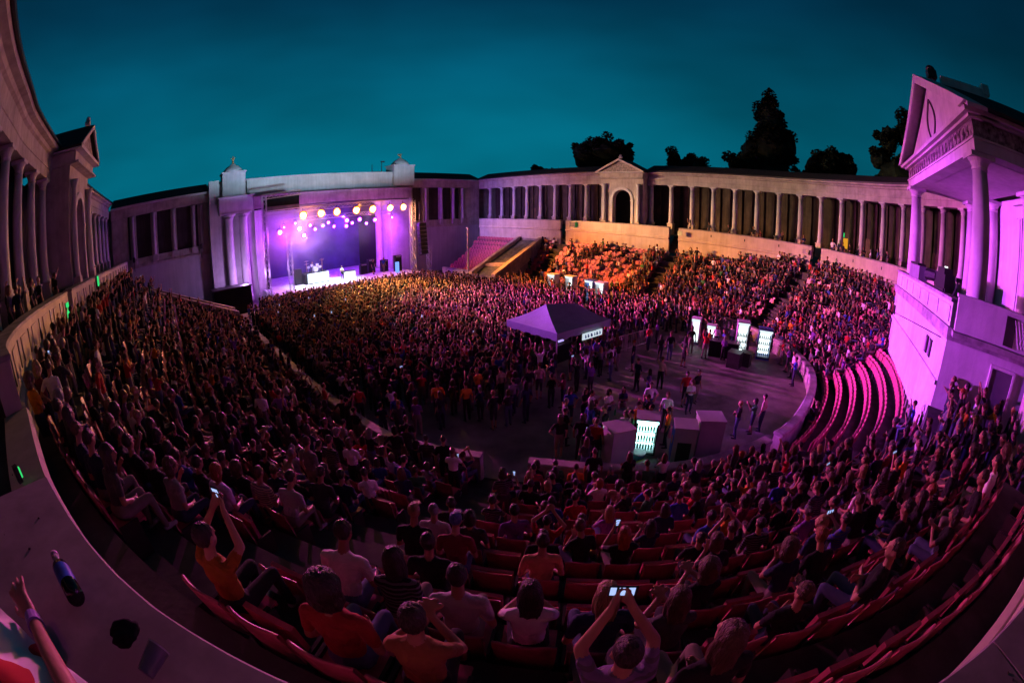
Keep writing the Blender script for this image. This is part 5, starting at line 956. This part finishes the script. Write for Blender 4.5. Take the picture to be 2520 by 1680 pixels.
# the floor crowd
def floor_person(x, y, yaw=None, **kw):
    if yaw is None: yaw = yaw_to(STAGE.x-x+pr.uniform(-8, 8), STAGE.y-y)+pr.uniform(-.3, .3)
    p = new_person(x, y, 0, yaw, False, **kw); p.zone = 'floor'; people.append(p); return p
SC_ = dict((a, b) for a, b, c in SHIRTS)
EXP = [(10.0, 12.6, 'orange', 't_down', None), (10.4, 12.2, 'dark navy', 't_cross', None), (10.3, 11.3, 'black', 't_hip', None), (10.9, 11.1, 'charcoal', 't_cross', None), (11.6, 10.8, 'dark navy', 't_down', None), (12.5, 9.3, 'blue', 't_hip', 2.6), (9.5, 15.1, 'red', 't_clap', None), (8.8, 12.7, 'black', 't_down', None), (13.4, 11.0, 'black', 't_cross', -.4), (13.6, 10.5, 'maroon', 't_film', .6),
    (10.85, 7.5, 'black', 't_down', -1.2), (11.3, 7.25, 'purple', 't_cross', -.9), (12.3, 8.0, 'charcoal', 't_clap', -2.4), (12.9, 8.6, 'white', 't_film', -2.8), (13.6, 8.2, 'white', 't_cross', 2.9), (15.3, 7.2, 'white', 't_hip', 2.2), (14.2, 6.7, 'black', 't_film', .4), (12.25, 6.35, 'green', 't_down', .5), (13.35, 6.1, 'white', 't_clap', .9), (13.6, 5.5, 'orange', 't_down', .4), (11.9, 7.9, 'blue', 't_down', -1.9),
    (17.0, 6.0, 'white', 't_cross', 2.2), (17.6, 6.5, 'red', 't_hip', 2.4), (18.3, 6.2, 'black', 't_down', 2.8), (22.5, 8.7, 'black', 't_hip', -2.2), (17.6, 9.1, 'dark navy', 't_down', 1.2), (16.9, 8.1, 'purple', 't_cross', .6), (18.6, 8.3, 'beige', 't_oneup', -1.2), (23.1, 9.9, 'black', 't_down', -1.0), (22.6, 10.3, 'black', 't_cross', -.6), (23.7, 11.7, 'red', 't_down', -.3),
    (28.6, 8.9, 'white', 't_hip', 1.6), (27.2, 8.3, 'white', 't_down', 1.8), (26.0, 8.4, 'orange', 't_film', -1.2), (26.8, 7.6, 'blue', 't_clap', .6), (25.6, 7.2, 'purple', 't_cross', -1.6), (27.9, 7.4, 'white', 't_down', 1.6), (28.6, 6.4, 'charcoal', 't_down', 1.3), (25.3, 9.4, 'black', 't_down', -1.3), (25.0, 8.3, 'red', 't_oneup', -1.5), (24.2, 2.2, 'blue', 't_clap', 0.1), (25.4, 2.5, 'white', 't_down', .3), (26.4, 3.0, 'purple', 't_film', .2), (27.6, 3.6, 'red', 't_clap', .4), (15.8, 10.6, 'purple', 't_oneup', -.2), (15.5, 11.2, 'black', 't_filmhigh', -.1), (10.4, 8.1, 'black', 't_hip', -.6),
    (16.1, 3.4, 'black', 't_cross', .1), (16.9, 2.9, 'green', 't_film', .2), (17.4, 2.6, 'beige', 't_down', -.2), (9.9, 6.6, 'charcoal', 't_cross', -.5), (11.2, 8.5, 'black', 't_cross', -1.8), (11.7, 8.9, 'grey', 't_down', -2.2), (13.1, 9.0, 'black', 't_clap', 2.9), (14.4, 8.0, 'dark navy', 't_cross', 2.5), (14.9, 6.2, 'white', 't_down', 1.9), (10.5, 7.0, 'dark navy', 't_film', -1.0), (12.5, 6.75, 'white', 't_cross', 2.0), (13.15, 6.6, 'orange', 't_hip', 2.6), (12.0, 7.3, 'black', 't_down', .3), (10.9, 6.95, 'red', 't_down', -1.1)]
for x, y, c, po, yw in EXP:
    floor_person(x, y, yw, **{k: v for k, v in dict(shirt=(c, SC_.get(c, (.5, .5, .5)), 1) if c else None, pose=po).items() if v})
used = [(p.x, p.y) for p in people if p.zone == 'floor']; grid = {}
def free(x, y, r):
    gx, gy = int(x/.6), int(y/.6)
    for a in (-1, 0, 1):
        for b in (-1, 0, 1):
            for q in grid.get((gx+a, gy+b), ()):
                if math.hypot(q[0]-x, q[1]-y) < r: return False
    return True
for q in used: grid.setdefault((int(q[0]/.6), int(q[1]/.6)), []).append(q)
for _ in range(26000):
    x, y = pr.uniform(6.4, 34), pr.uniform(7, 43.2)
    edge = 12.0+1.2*math.sin(x*.9)+.05*(x-10)-(1.2 if 14 < x < 20 else 0); dens = 0
    if x < 26 and y > edge: dens = min(1, .22+(y-edge)/7)
    if x >= 20 and y > 13.2: dens = max(dens, .55)
    if x > 29 and y > 9.5: dens = max(dens, .5)
    if y > 24: dens = 1
    if x > 30.2 and y > 20: dens *= .35
    if abs(x-18.2) < 2.0 and abs(y-14.6) < 1.5: dens = 0
    if y > 32.5 and x > 29.8: dens = 0
    if x < 8.6 and y < 15 and dens: dens *= .4
    if y > 40 and (x < 8 or x > 29): dens = 0
    if pr.random() > dens: continue
    r = .43+(1-dens)*.35
    if not free(x, y, r): continue
    grid.setdefault((int(x/.6), int(y/.6)), []).append((x, y)); floor_person(x, y)
# standing people on the landing under the podium side
LAND = np.where((ROWCAP < 8.7) | (ROWCAP == 11) & (KPT[:, 1] < 40))[0]
for _ in range(2600):
    i = pr.choice(LAND); cp = int(ROWCAP[i]); d0 = D0+PITCH*GS[i]*cp
    if WID[i]-d0 < .5: continue
    dd = pr.uniform(d0+.2, WID[i]-.35); q = KPT[i]+KDIR[i]*dd
    if not free(q[0], q[1], .5): continue
    grid.setdefault((int(q[0]/.6), int(q[1]/.6)), []).append((q[0], q[1])); p = new_person(q[0], q[1], row_z(cp), yaw_to(STAGE.x-q[0], STAGE.y-q[1])+pr.uniform(-.3, .3), False); p.zone = 'right landing' if q[0] > 3 else 'left landing'; people.append(p)
# people behind the parapets
for k in range(17):
    s = s_at(RIM_L, LL, p=(-5.2, 13))+pr.uniform(-9, 5.5); x, y = np.interp(s, LL, RIM_L[:, 0])-pr.uniform(.75, 1.6), np.interp(s, LL, RIM_L[:, 1]); p = new_person(x, y, 6.56, yaw_to(STAGE.x-x, STAGE.y-y)+pr.uniform(-.6, .3), False, shirt=pick(SHIRTS[:4], pr)); p.zone = 'left gallery'; people.append(p)
for (x, y) in ((41.5, 4.6), (42.0, 6.9), (42.5, 9.2), (42.6, 10.0), (42.4, 12.6), (42.6, 14.8), (42.7, 17.0), (39.9, 1.6), (39.2, .6), (38.6, -.1), (37.6, -1.4), (37.0, -2.0), (36.2, -2.6), (35.2, -3.4)):
    p = new_person(x, y, 6.56, yaw_to(20-x, 30-y)+pr.uniform(-.6, .6), False); p.zone = 'right gallery'; people.append(p)
# stage performers
for (x, y, c, po, yw, nm) in ((19.6, 47.4, 'white', 't_cross', PI-.3, 'by the white stage case'), (16.6, 49.5, 'black', 't_clap', PI, 'playing behind the drum kit'), (24.0, 47.8, 'black', 't_hip', PI+.4, 'dark right side of stage'), (25.6, 48.0, 'blue', 't_down', PI+.2, 'before the amplifiers on stage')):
    p = new_person(x, y, 1.31 if 'drum' not in nm else 2.0, yw, False, shirt=(c, SC_[c], 1), pose=po); p.zone = nm; people.append(p)

# --- which become objects: the 290 that show largest
def shows(p):
    X, Y, D = wproj(p.head); p.px, p.py, p.dist = X, Y, D; return -8 < X < 1032 and -8 < Y < 690
vis = [p for p in people if shows(p)]
rank = lambda p: p.dist*(.3 if p.over else .82 if p.zone == 'floor' else .1 if p.zone not in ('floor', 'bowl', 'right landing', 'left landing') else 1.0)
vis.sort(key=rank); OBJ = vis[:290]; REST = vis[290:]
taken_lab = {}
ROWTOP = NROW
def zone_text(p):
    if p.zone == 'bowl':
        k, u = AISLES[0]; w = np.array([p.x, p.y])-k; side = u[0]*w[1]-u[1]*w[0]
        th = math.degrees(math.atan2(p.y-CY, p.x-CX)) % 360
        sec = 'left of steps' if side < 0 else 'below the podium' if th > 236 else 'right of steps'
        if p.x < 6 and p.y > 9: sec = 'under left parapet'
        return '%s row up %s' % (ordinal(p.row+1), sec)
    if p.zone == 'floor':
        return 'near the lit bar' if math.hypot(p.x-12.8, p.y-6.5) < 3 else 'by the grey canopy' if math.hypot(p.x-18.2, p.y-14.5) < 4 else 'at the right bar' if math.hypot(p.x-26.5, p.y-8) < 5 else 'on the open floor' if p.y < 11 else 'at the back of the crowd'
    if p.zone == 'left landing': return 'below the left parapet'
    if p.zone == 'right landing': return 'below the podium wall'
    if 'gallery' in p.zone: return 'behind the %s parapet' % p.zone
    return p.zone
for p in OBJ:
    st = '' if p.pose[0] == 't' else 'seated '; p.lab0 = 'person in %s, %s, %s' % (p.shirt[0], HNAME[p.hair] % p.hc[0], zone_text(p)); taken_lab.setdefault(p.lab0, []).append(p)
for lab, L in taken_lab.items():
    L.sort(key=lambda q: q.px)
    for i, p in enumerate(L):
        p.lab = lab if len(L) == 1 else lab+(', leftmost' if i == 0 else ', rightmost' if i == len(L)-1 else ', %s from left' % ordinal(i+1))
GRP = {'bowl': 'seated audience in the bowl', 'floor': 'audience standing on the arena floor'}
PHB = MB().box((0, 0, 0), (.078, .009, .155)).mesh('phone', BLACK); PHS = MB().box((0, -.0055, .045), (.064, .002, .035)).box((0, -.0055, -.005), (.064, .002, .035)).box((0, -.0055, -.053), (.064, .002, .032)).mesh('screen', emat('phone_screen', (.42, .55, 1.0), 1.1)); nph = 0
def phone(p, big=1.0):
    global nph
    q = PROTO[p.pose]['phone']*p.scale; l = Vector((p.x, p.y, p.z))+Matrix.Rotation(p.yaw, 3, 'Z') @ (q+Vector((0, .05, .10)))
    o = mobj('phone', PHB, None, l, rot=(0.15, 0 if pr.random() < .75 else PI/2, p.yaw)); mobj('screen', PHS, o); o.scale = (big,)*3; nph += 1
    tag(o, 'glowing phone held up by the %s' % (p.lab if hasattr(p, 'lab') else 'crowd'), 'phone', 'glowing phones in the crowd'); return o
def short_lab(p): return ' '.join(p.lab.replace(',', '').split()[2:])
for p in OBJ:
    near = p.dist < 11; o = mobj('person', PROTO[p.pose]['hi' if near else 'mid'], None, (p.x, p.y, p.z), p.yaw); o.scale = (p.scale,)*3; o.color = (*p.shirt[1], 1); tag(o, p.lab, 'person', GRP.get(p.zone, 'people on the galleries and stage'))
    h = mobj('hair', HM[p.hair][0 if near else 1], o); h.matrix_local = PROTO[p.pose]['head']; h.color = (*p.hc[1], 1)
    if 'film' in p.pose and p.dist < 16:
        f = phone(p); lb = 'phone of ' + p.lab; f['label'] = lb if len(lb.split()) < 17 else 'phone of person in %s, %s%s' % (p.shirt[0], zone_text(p), p.lab[len(p.lab0):])
# --- everyone further off: one mass
V, F, Cc = [], [], []; off = 0; low = {}
def tri_arrays(me):
    me.calc_loop_triangles(); n = len(me.loop_triangles); t = np.empty(n*3, int); me.loop_triangles.foreach_get('vertices', t); pi = np.empty(n, int); me.loop_triangles.foreach_get('polygon_index', pi); v = np.empty(len(me.vertices)*3); me.vertices.foreach_get('co', v); return v.reshape(-1, 3), t.reshape(-1, 3), pi
for pose, d in PROTO.items(): v, t, pi = tri_arrays(d['low']); low[pose] = (v, t, d['tags'][2][pi])
hl = {k: tri_arrays(m[1])[:2] for k, m in HM.items()}
SK = [(.32, .165, .11), (.38, .21, .145), (.26, .13, .085)]; PN = [(.02, .025, .05), (.015, .015, .018), (.06, .08, .15), (.03, .03, .035), (.16, .14, .11)]
for p in REST:
    v, t, tg = low[p.pose]; hv, ht = hl[p.hair]; M = np.array(PROTO[p.pose]['head']); hv = hv @ M[:3, :3].T+M[:3, 3]; vv = np.concatenate([v, hv])*p.scale; c, s = math.cos(p.yaw), math.sin(p.yaw)
    vv = vv @ np.array([[c, s, 0], [-s, c, 0], [0, 0, 1]])+np.array([p.x, p.y, p.z]); V.append(vv); F.append(t+off); F.append(ht+off+len(v)); off += len(vv)
    pal = np.array([pr.choice(SK), p.shirt[1], pr.choice(PN), (.03, .03, .03)]); Cc.append(pal[tg]); Cc.append(np.tile(np.array(p.hc[1]), (len(ht), 1)))
V = np.concatenate(V); F = np.concatenate(F); Cc = np.concatenate(Cc); me = bpy.data.meshes.new('crowd'); me.vertices.add(len(V)); me.vertices.foreach_set('co', V.ravel()); me.loops.add(len(F)*3); me.loops.foreach_set('vertex_index', F.ravel()); me.polygons.add(len(F)); me.polygons.foreach_set('loop_start', np.arange(0, len(F)*3, 3)); me.polygons.foreach_set('use_smooth', np.ones(len(F), bool)); me.update(calc_edges=True)
a = me.attributes.new('col', 'FLOAT_COLOR', 'FACE'); a.data.foreach_set('color', np.concatenate([Cc, np.ones((len(Cc), 1))], 1).ravel().astype(np.float32)); me.materials.append(CROWD)
tag(mobj('crowd', me), kind='stuff')
far_ph = [p for p in REST if 'film' in p.pose]; pr.shuffle(far_ph); byz = {}
for p in far_ph[:32]:
    o = phone(p, 1.25 if p.dist > 25 else 1.0); byz.setdefault('pit crowd nearest the stage' if p.zone == 'floor' and p.y > 30 else 'middle of the floor crowd' if p.zone == 'floor' else 'far left stand' if p.x < 7 else 'right stand' if p.x > 28 else 'front rows of the bowl', []).append((p.px, o))
for z_, L in byz.items():
    for i, (_, o) in enumerate(sorted(L, key=lambda q: q[0])): o['label'] = 'tiny glowing phone in the %s, %s from the left' % (z_, ordinal(i+1))

# ------------------------------------------------------------------ seats
bk = MB(); K = 8
for side in (0, 1):
    pass
prof = []
vs = []; W2, TH = .245, .028
for i in range(K+1):
    x = -W2+2*W2*i/K; y = -.235+.045*(x/W2)**2; top = .94-.035*(abs(x)/W2)**4
    for (dy, z) in ((0, .43), (-.03, .62), (-.075, top-.02), (-.085, top), (-.085-TH*.6, top+.004), (-.085-TH, top-.012), (-.03-TH, .62), (-TH, .43)): vs.append((x, y+dy, z))
n = 8; bk.add(vs, [(i*n+j, (i+1)*n+j, (i+1)*n+(j+1) % n, i*n+(j+1) % n) for i in range(K) for j in range(n)]+[tuple(range(n))[::-1], tuple(range(K*n, K*n+n))])
BACK = bk.mesh('backrest', SEATM, True); PAN = MB().box((0, .0, .435), (.47, .42, .03)).box((0, .2, .42), (.46, .03, .05)).mesh('seat_pan', SEATM); PANUP = MB().box((0, -.12, .62), (.47, .05, .38), M=Rx(.12)).mesh('seat_pan_folded', SEATM)
FRM = MB().box((-.25, -.05, .25), (.035, .30, .5)).box((0, -.16, .40), (.5, .04, .05)).box((.25, -.05, .25), (.03, .30, .5)).mesh('seat_frame', SEATD)
for i, s in enumerate(seats): X, Y, D = wproj((s[0], s[1], s[2]+.8)); s += [X, Y, D]
sv = [s for s in seats if -5 < s[6] < 1029 and -5 < s[7] < 700]; sv.sort(key=lambda s: s[8]); near, far = sv[:300], sv[300:]
byrow = {}
for s in near:
    k_, u = AISLES[0]; w = np.array([s[0], s[1]])-k_; side = 'left' if u[0]*w[1]-u[1]*w[0] < 0 else 'right'; s.append(side); byrow.setdefault((s[4], side), []).append(s)
for (j, side), L in byrow.items():
    L.sort(key=lambda s: math.hypot(s[0]-(AISLES[0][0][0]+AISLES[0][1][0]*row_d(j)), s[1]-(AISLES[0][0][1]+AISLES[0][1][1]*row_d(j))))
    for n_, s in enumerate(L):
        o = mobj('stadium_seat', BACK, None, (s[0], s[1], s[2]), s[3]); tag(o, '%s red seat, %s %s of the steps in the %s row from the kerb' % ('occupied' if s[5] else 'empty folded', ordinal(n_+1), side, ordinal(j+1)), 'seat', 'red seats of the bowl')
        mobj('seat_pan', PAN if s[5] else PANUP, o); mobj('seat_frame', FRM, o)
V, F = [], []; off = 0; A = []
for me in (BACK, PAN, PANUP): v, t, _ = tri_arrays(me); A.append((v, t))
for s in far:
    for v, t in (A[0], A[1] if s[5] else A[2]):
        c, q = math.cos(s[3]), math.sin(s[3]); V.append(v @ np.array([[c, q, 0], [-q, c, 0], [0, 0, 1]])+np.array(s[:3])); F.append(t+off); off += len(v)
V = np.concatenate(V); F = np.concatenate(F); me = bpy.data.meshes.new('far_seats'); me.from_pydata(V.tolist(), [], F.tolist()); me.materials.append(SEATM); tag(mobj('far_seats', me), kind='stuff')

# ------------------------------------------------------------------ the ledge under the camera
def custom(name, P, label, shirt, hair=None, head=None, hc=(.02, .015, .01), vox=.008, extra=None):
    me = remesh(prim_mesh(P), vox, .6, 3)[0]; t = tag_faces(me, P); me.materials.clear()
    for m_ in BMATS: me.materials.append(m_)
    if extra: me.materials[1] = extra
    me.polygons.foreach_set('material_index', t); me.polygons.foreach_set('use_smooth', [True]*len(t)); o = mobj(name, me); o.color = (*shirt, 1); tag(o, label, 'person', 'people leaning on the near ledge')
    if hair: h = mobj('hair', HM[hair][0], o); h.matrix_local = Matrix.Translation(head) ; h.color = (*hc, 1)
    return o
V3 = Vector
def body(b, sh, d):
    """standing body at b with shoulder line direction sh, facing d; returns primitives without arms"""
    P = []; z = b.z
    up = lambda h, l=0.0: V3((b.x, b.y, z+h))+d*l
    P += [('e', up(.95), (.16, .13, .13), TP, Matrix.Identity(3)), ('e', up(1.12, .03), (.15, .13, .17), TSH, Matrix.Identity(3)), ('e', up(1.30, .08), (.17, .15, .19), TSH, Matrix.Identity(3)), ('c', up(1.40, .10)-sh*.15, up(1.40, .10)+sh*.15, .066, .066, TSH), ('c', up(1.44, .1), up(1.56, .15), .055, .05, TS), ('e', up(1.66, .17), (.085, .085, .116), TS, Matrix.Identity(3))]
    for s in (-1, 1): P += [('c', up(.9)+sh*.09*s, up(.5)+sh*.1*s, .09, .06, TP), ('c', up(.5)+sh*.1*s, up(.08)+sh*.1*s, .058, .045, TP), ('c', up(.045)+sh*.1*s-d*.04, up(.04)+sh*.11*s+d*.13, .042, .036, TSO)]
    return P, up(1.66, .17)
# neighbour whose arm crosses the ledge
d = V3((-.25, .97, 0)).normalized(); sh = V3((.97, .25, 0)); b = V3((-1.0, -.42, 6.56)); P, hd = body(b, sh, d)
S0 = b+V3((0, 0, 1.40))+d*.1+sh*.17; el_ = V3((-.585, .50, 7.56)); wr_ = V3((-.845, .945, 7.515)); P += [('c', S0, S0+(el_-S0)*.6, .055, .05, TSH), ('c', S0+(el_-S0)*.6, el_, .044, .042, TS), ('c', el_, wr_, .043, .028, TS)]
hand(P, wr_, V3((-.16, .26, .13)), V3((.3, .2, .1)), V3((.2, .2, -1)), .45)
S1 = b+V3((0, 0, 1.40))+d*.1-sh*.17; e1 = V3((-1.25, .05, 7.62)); w1 = V3((-1.10, .35, 7.52)); P += [('c', S1, e1, .055, .043, TSH), ('c', e1, w1, .041, .028, TS)]; hand(P, w1, V3((.1, .25, 0)), V3((1, 0, 0)), V3((0, 0, -1)), .3)
o = custom('person', P, 'bare forearm with a violet wristband reaching across the near ledge', (.05, .05, .06), 'short', hd)
ax = (wr_-el_).normalized(); wb = MB(); q0 = wr_-ax*.055; wb.tube(q0, q0+ax*.05, .036, .034, 16); tag(wb.build('wristband', pmat('violet_band', (.35, .22, .62), .35), None), 'violet fabric wristband on the forearm over the ledge', 'wristband')
# added cloth standing in for a neighbour's white and red shirt
RW = bpy.data.materials.new('red_white_shirt'); RW.use_nodes = True; t_ = RW.node_tree; vo = t_.nodes.new('ShaderNodeTexVoronoi'); vo.inputs['Scale'].default_value = 4.4; ge = t_.nodes.new('ShaderNodeNewGeometry'); t_.links.new(ge.outputs['Position'], vo.inputs['Vector']); rr_ = t_.nodes.new('ShaderNodeValToRGB'); rr_.color_ramp.interpolation = 'CONSTANT'; rr_.color_ramp.elements[0].color = (.42, .02, .02, 1); rr_.color_ramp.elements[1].position = .36; rr_.color_ramp.elements[1].color = (.72, .68, .70, 1); t_.links.new(vo.outputs['Distance'], rr_.inputs[0]); t_.links.new(rr_.outputs[0], t_.nodes['Principled BSDF'].inputs['Base Color']); t_.nodes['Principled BSDF'].inputs['Roughness'].default_value = .9
m = MB(); K, L_ = 16, 12; u0, v0 = V3((.72, -.58, 0)), V3((-.34, -.32, 0)); o0 = V3((-1.26, 1.20, 7.46))
for side_ in (0, 1):
    for i in range(K+1):
        for j in range(L_+1):
            p = o0+u0*(i/K)+v0*(j/L_); fold = .022*math.sin(i*1.1+j*.35)+.014*math.sin(j*1.7+i*.5); p = p+V3((0, 0, fold+.03+.32*(j/L_)-side_*.006)); m.v.append(tuple(p))
    oo = side_*(K+1)*(L_+1)
    for i in range(K):
        for j in range(L_):
            q = [oo+i*(L_+1)+j, oo+(i+1)*(L_+1)+j, oo+(i+1)*(L_+1)+j+1, oo+i*(L_+1)+j+1]; m.f.append(tuple(q if side_ else q[::-1])); m.m.append(0)
tag(m.build('draped_cloth', RW, None, True), 'white cloth with red shapes draped over the near ledge by the forearm', 'cloth')
# bottle and litter on the ledge
zt = 7.462; a = V3((-.655, 1.02, zt+.036)); c = V3((-.775, 1.255, zt+.036)); u = (c-a).normalized(); bt = thing('drink_bottle', 'dark drink bottle with a blue label lying on the near ledge', 'bottle', (0, 0, 0))
MB().tube(a, a+u*.17, .036, n=18).tube(a+u*.17, a+u*.205, .036, .016, 18).build('body', pmat('dark_pet', (.012, .012, .014), .12, .1, 5, 0, spec=.6), bt, True); MB().tube(a+u*.06, a+u*.15, .0368, n=18, cap=False).build('label', pmat('blue_label', (.03, .08, .5), .35, .25, 14, 0), bt, True); MB().tube(a+u*.205, a+u*.245, .016, n=14).build('neck', pmat('clear_cap', (.55, .5, .6), .15, spec=.7), bt, True); MB().tube(a+u*.246, a+u*.265, .018, n=14).build('cap', pmat('pink_cap', (.7, .5, .7), .25), bt, True)
lp = MB(); lp.ball((0, 0, 0), (.05, .038, .03), n=30, k=18); lp.v = [(x*(1+.16*math.sin(y*150+x*60)+.06*math.sin(z*300)), y*(1+.12*math.sin(x*170+z*90)), z*(1+.25*math.sin(70*x+y*110))) for x, y, z in lp.v]; tag(lp.build('crumpled_bag', BLACKF, None, True, (-.475, .845, zt+.026), .5), 'small black crumpled bag lying on the near ledge', 'bag')
gl = thing('plastic_cup', 'small clear cup tipped over on the near ledge', 'cup', (-.40, .725, zt+.03), .8); MB().tube((-.045, 0, 0), (.045, 0, .004), .022, .03, 16, cap=False).build('wall', pmat('cup_clear', (.28, .22, .30), .12, spec=.8), gl, True); MB().tube((.044, 0, .004), (.049, 0, .0045), .031, .032, 16, cap=False).build('rim', pmat('cup_rim', (.7, .6, .75), .1, spec=.9), gl, True)

gm = MB(); gr_ = random.Random(3)
for _ in range(70):
    s_ = gr_.uniform(2.0, 5.2); o_ = gr_.uniform(.12, .7); x_, y_ = np.interp(LL[-1]-22+s_*2.2, LL, RIM_L[:, 0]), np.interp(LL[-1]-22+s_*2.2, LL, RIM_L[:, 1])
    i_ = int(np.argmin(np.hypot(RIM_L[:, 0]+.25, RIM_L[:, 1]-.8))) + gr_.randint(-8, 12); i_ = max(1, min(len(RIM_L)-2, i_)); t_v = RIM_L[i_+1]-RIM_L[i_-1]; t_v = t_v/np.linalg.norm(t_v); n_v = np.array([t_v[1], -t_v[0]]); q_ = RIM_L[i_]+n_v*o_; e_ = gr_.uniform(.002, .006)
    gm.box((q_[0], q_[1], 7.418+.10*o_/.8+e_*.4), (e_*2, e_*1.4, e_), 0, gr_.uniform(0, 3))
tag(gm.build('grit', pmat('grit_dark', (.05, .045, .04), .9)), kind='stuff')
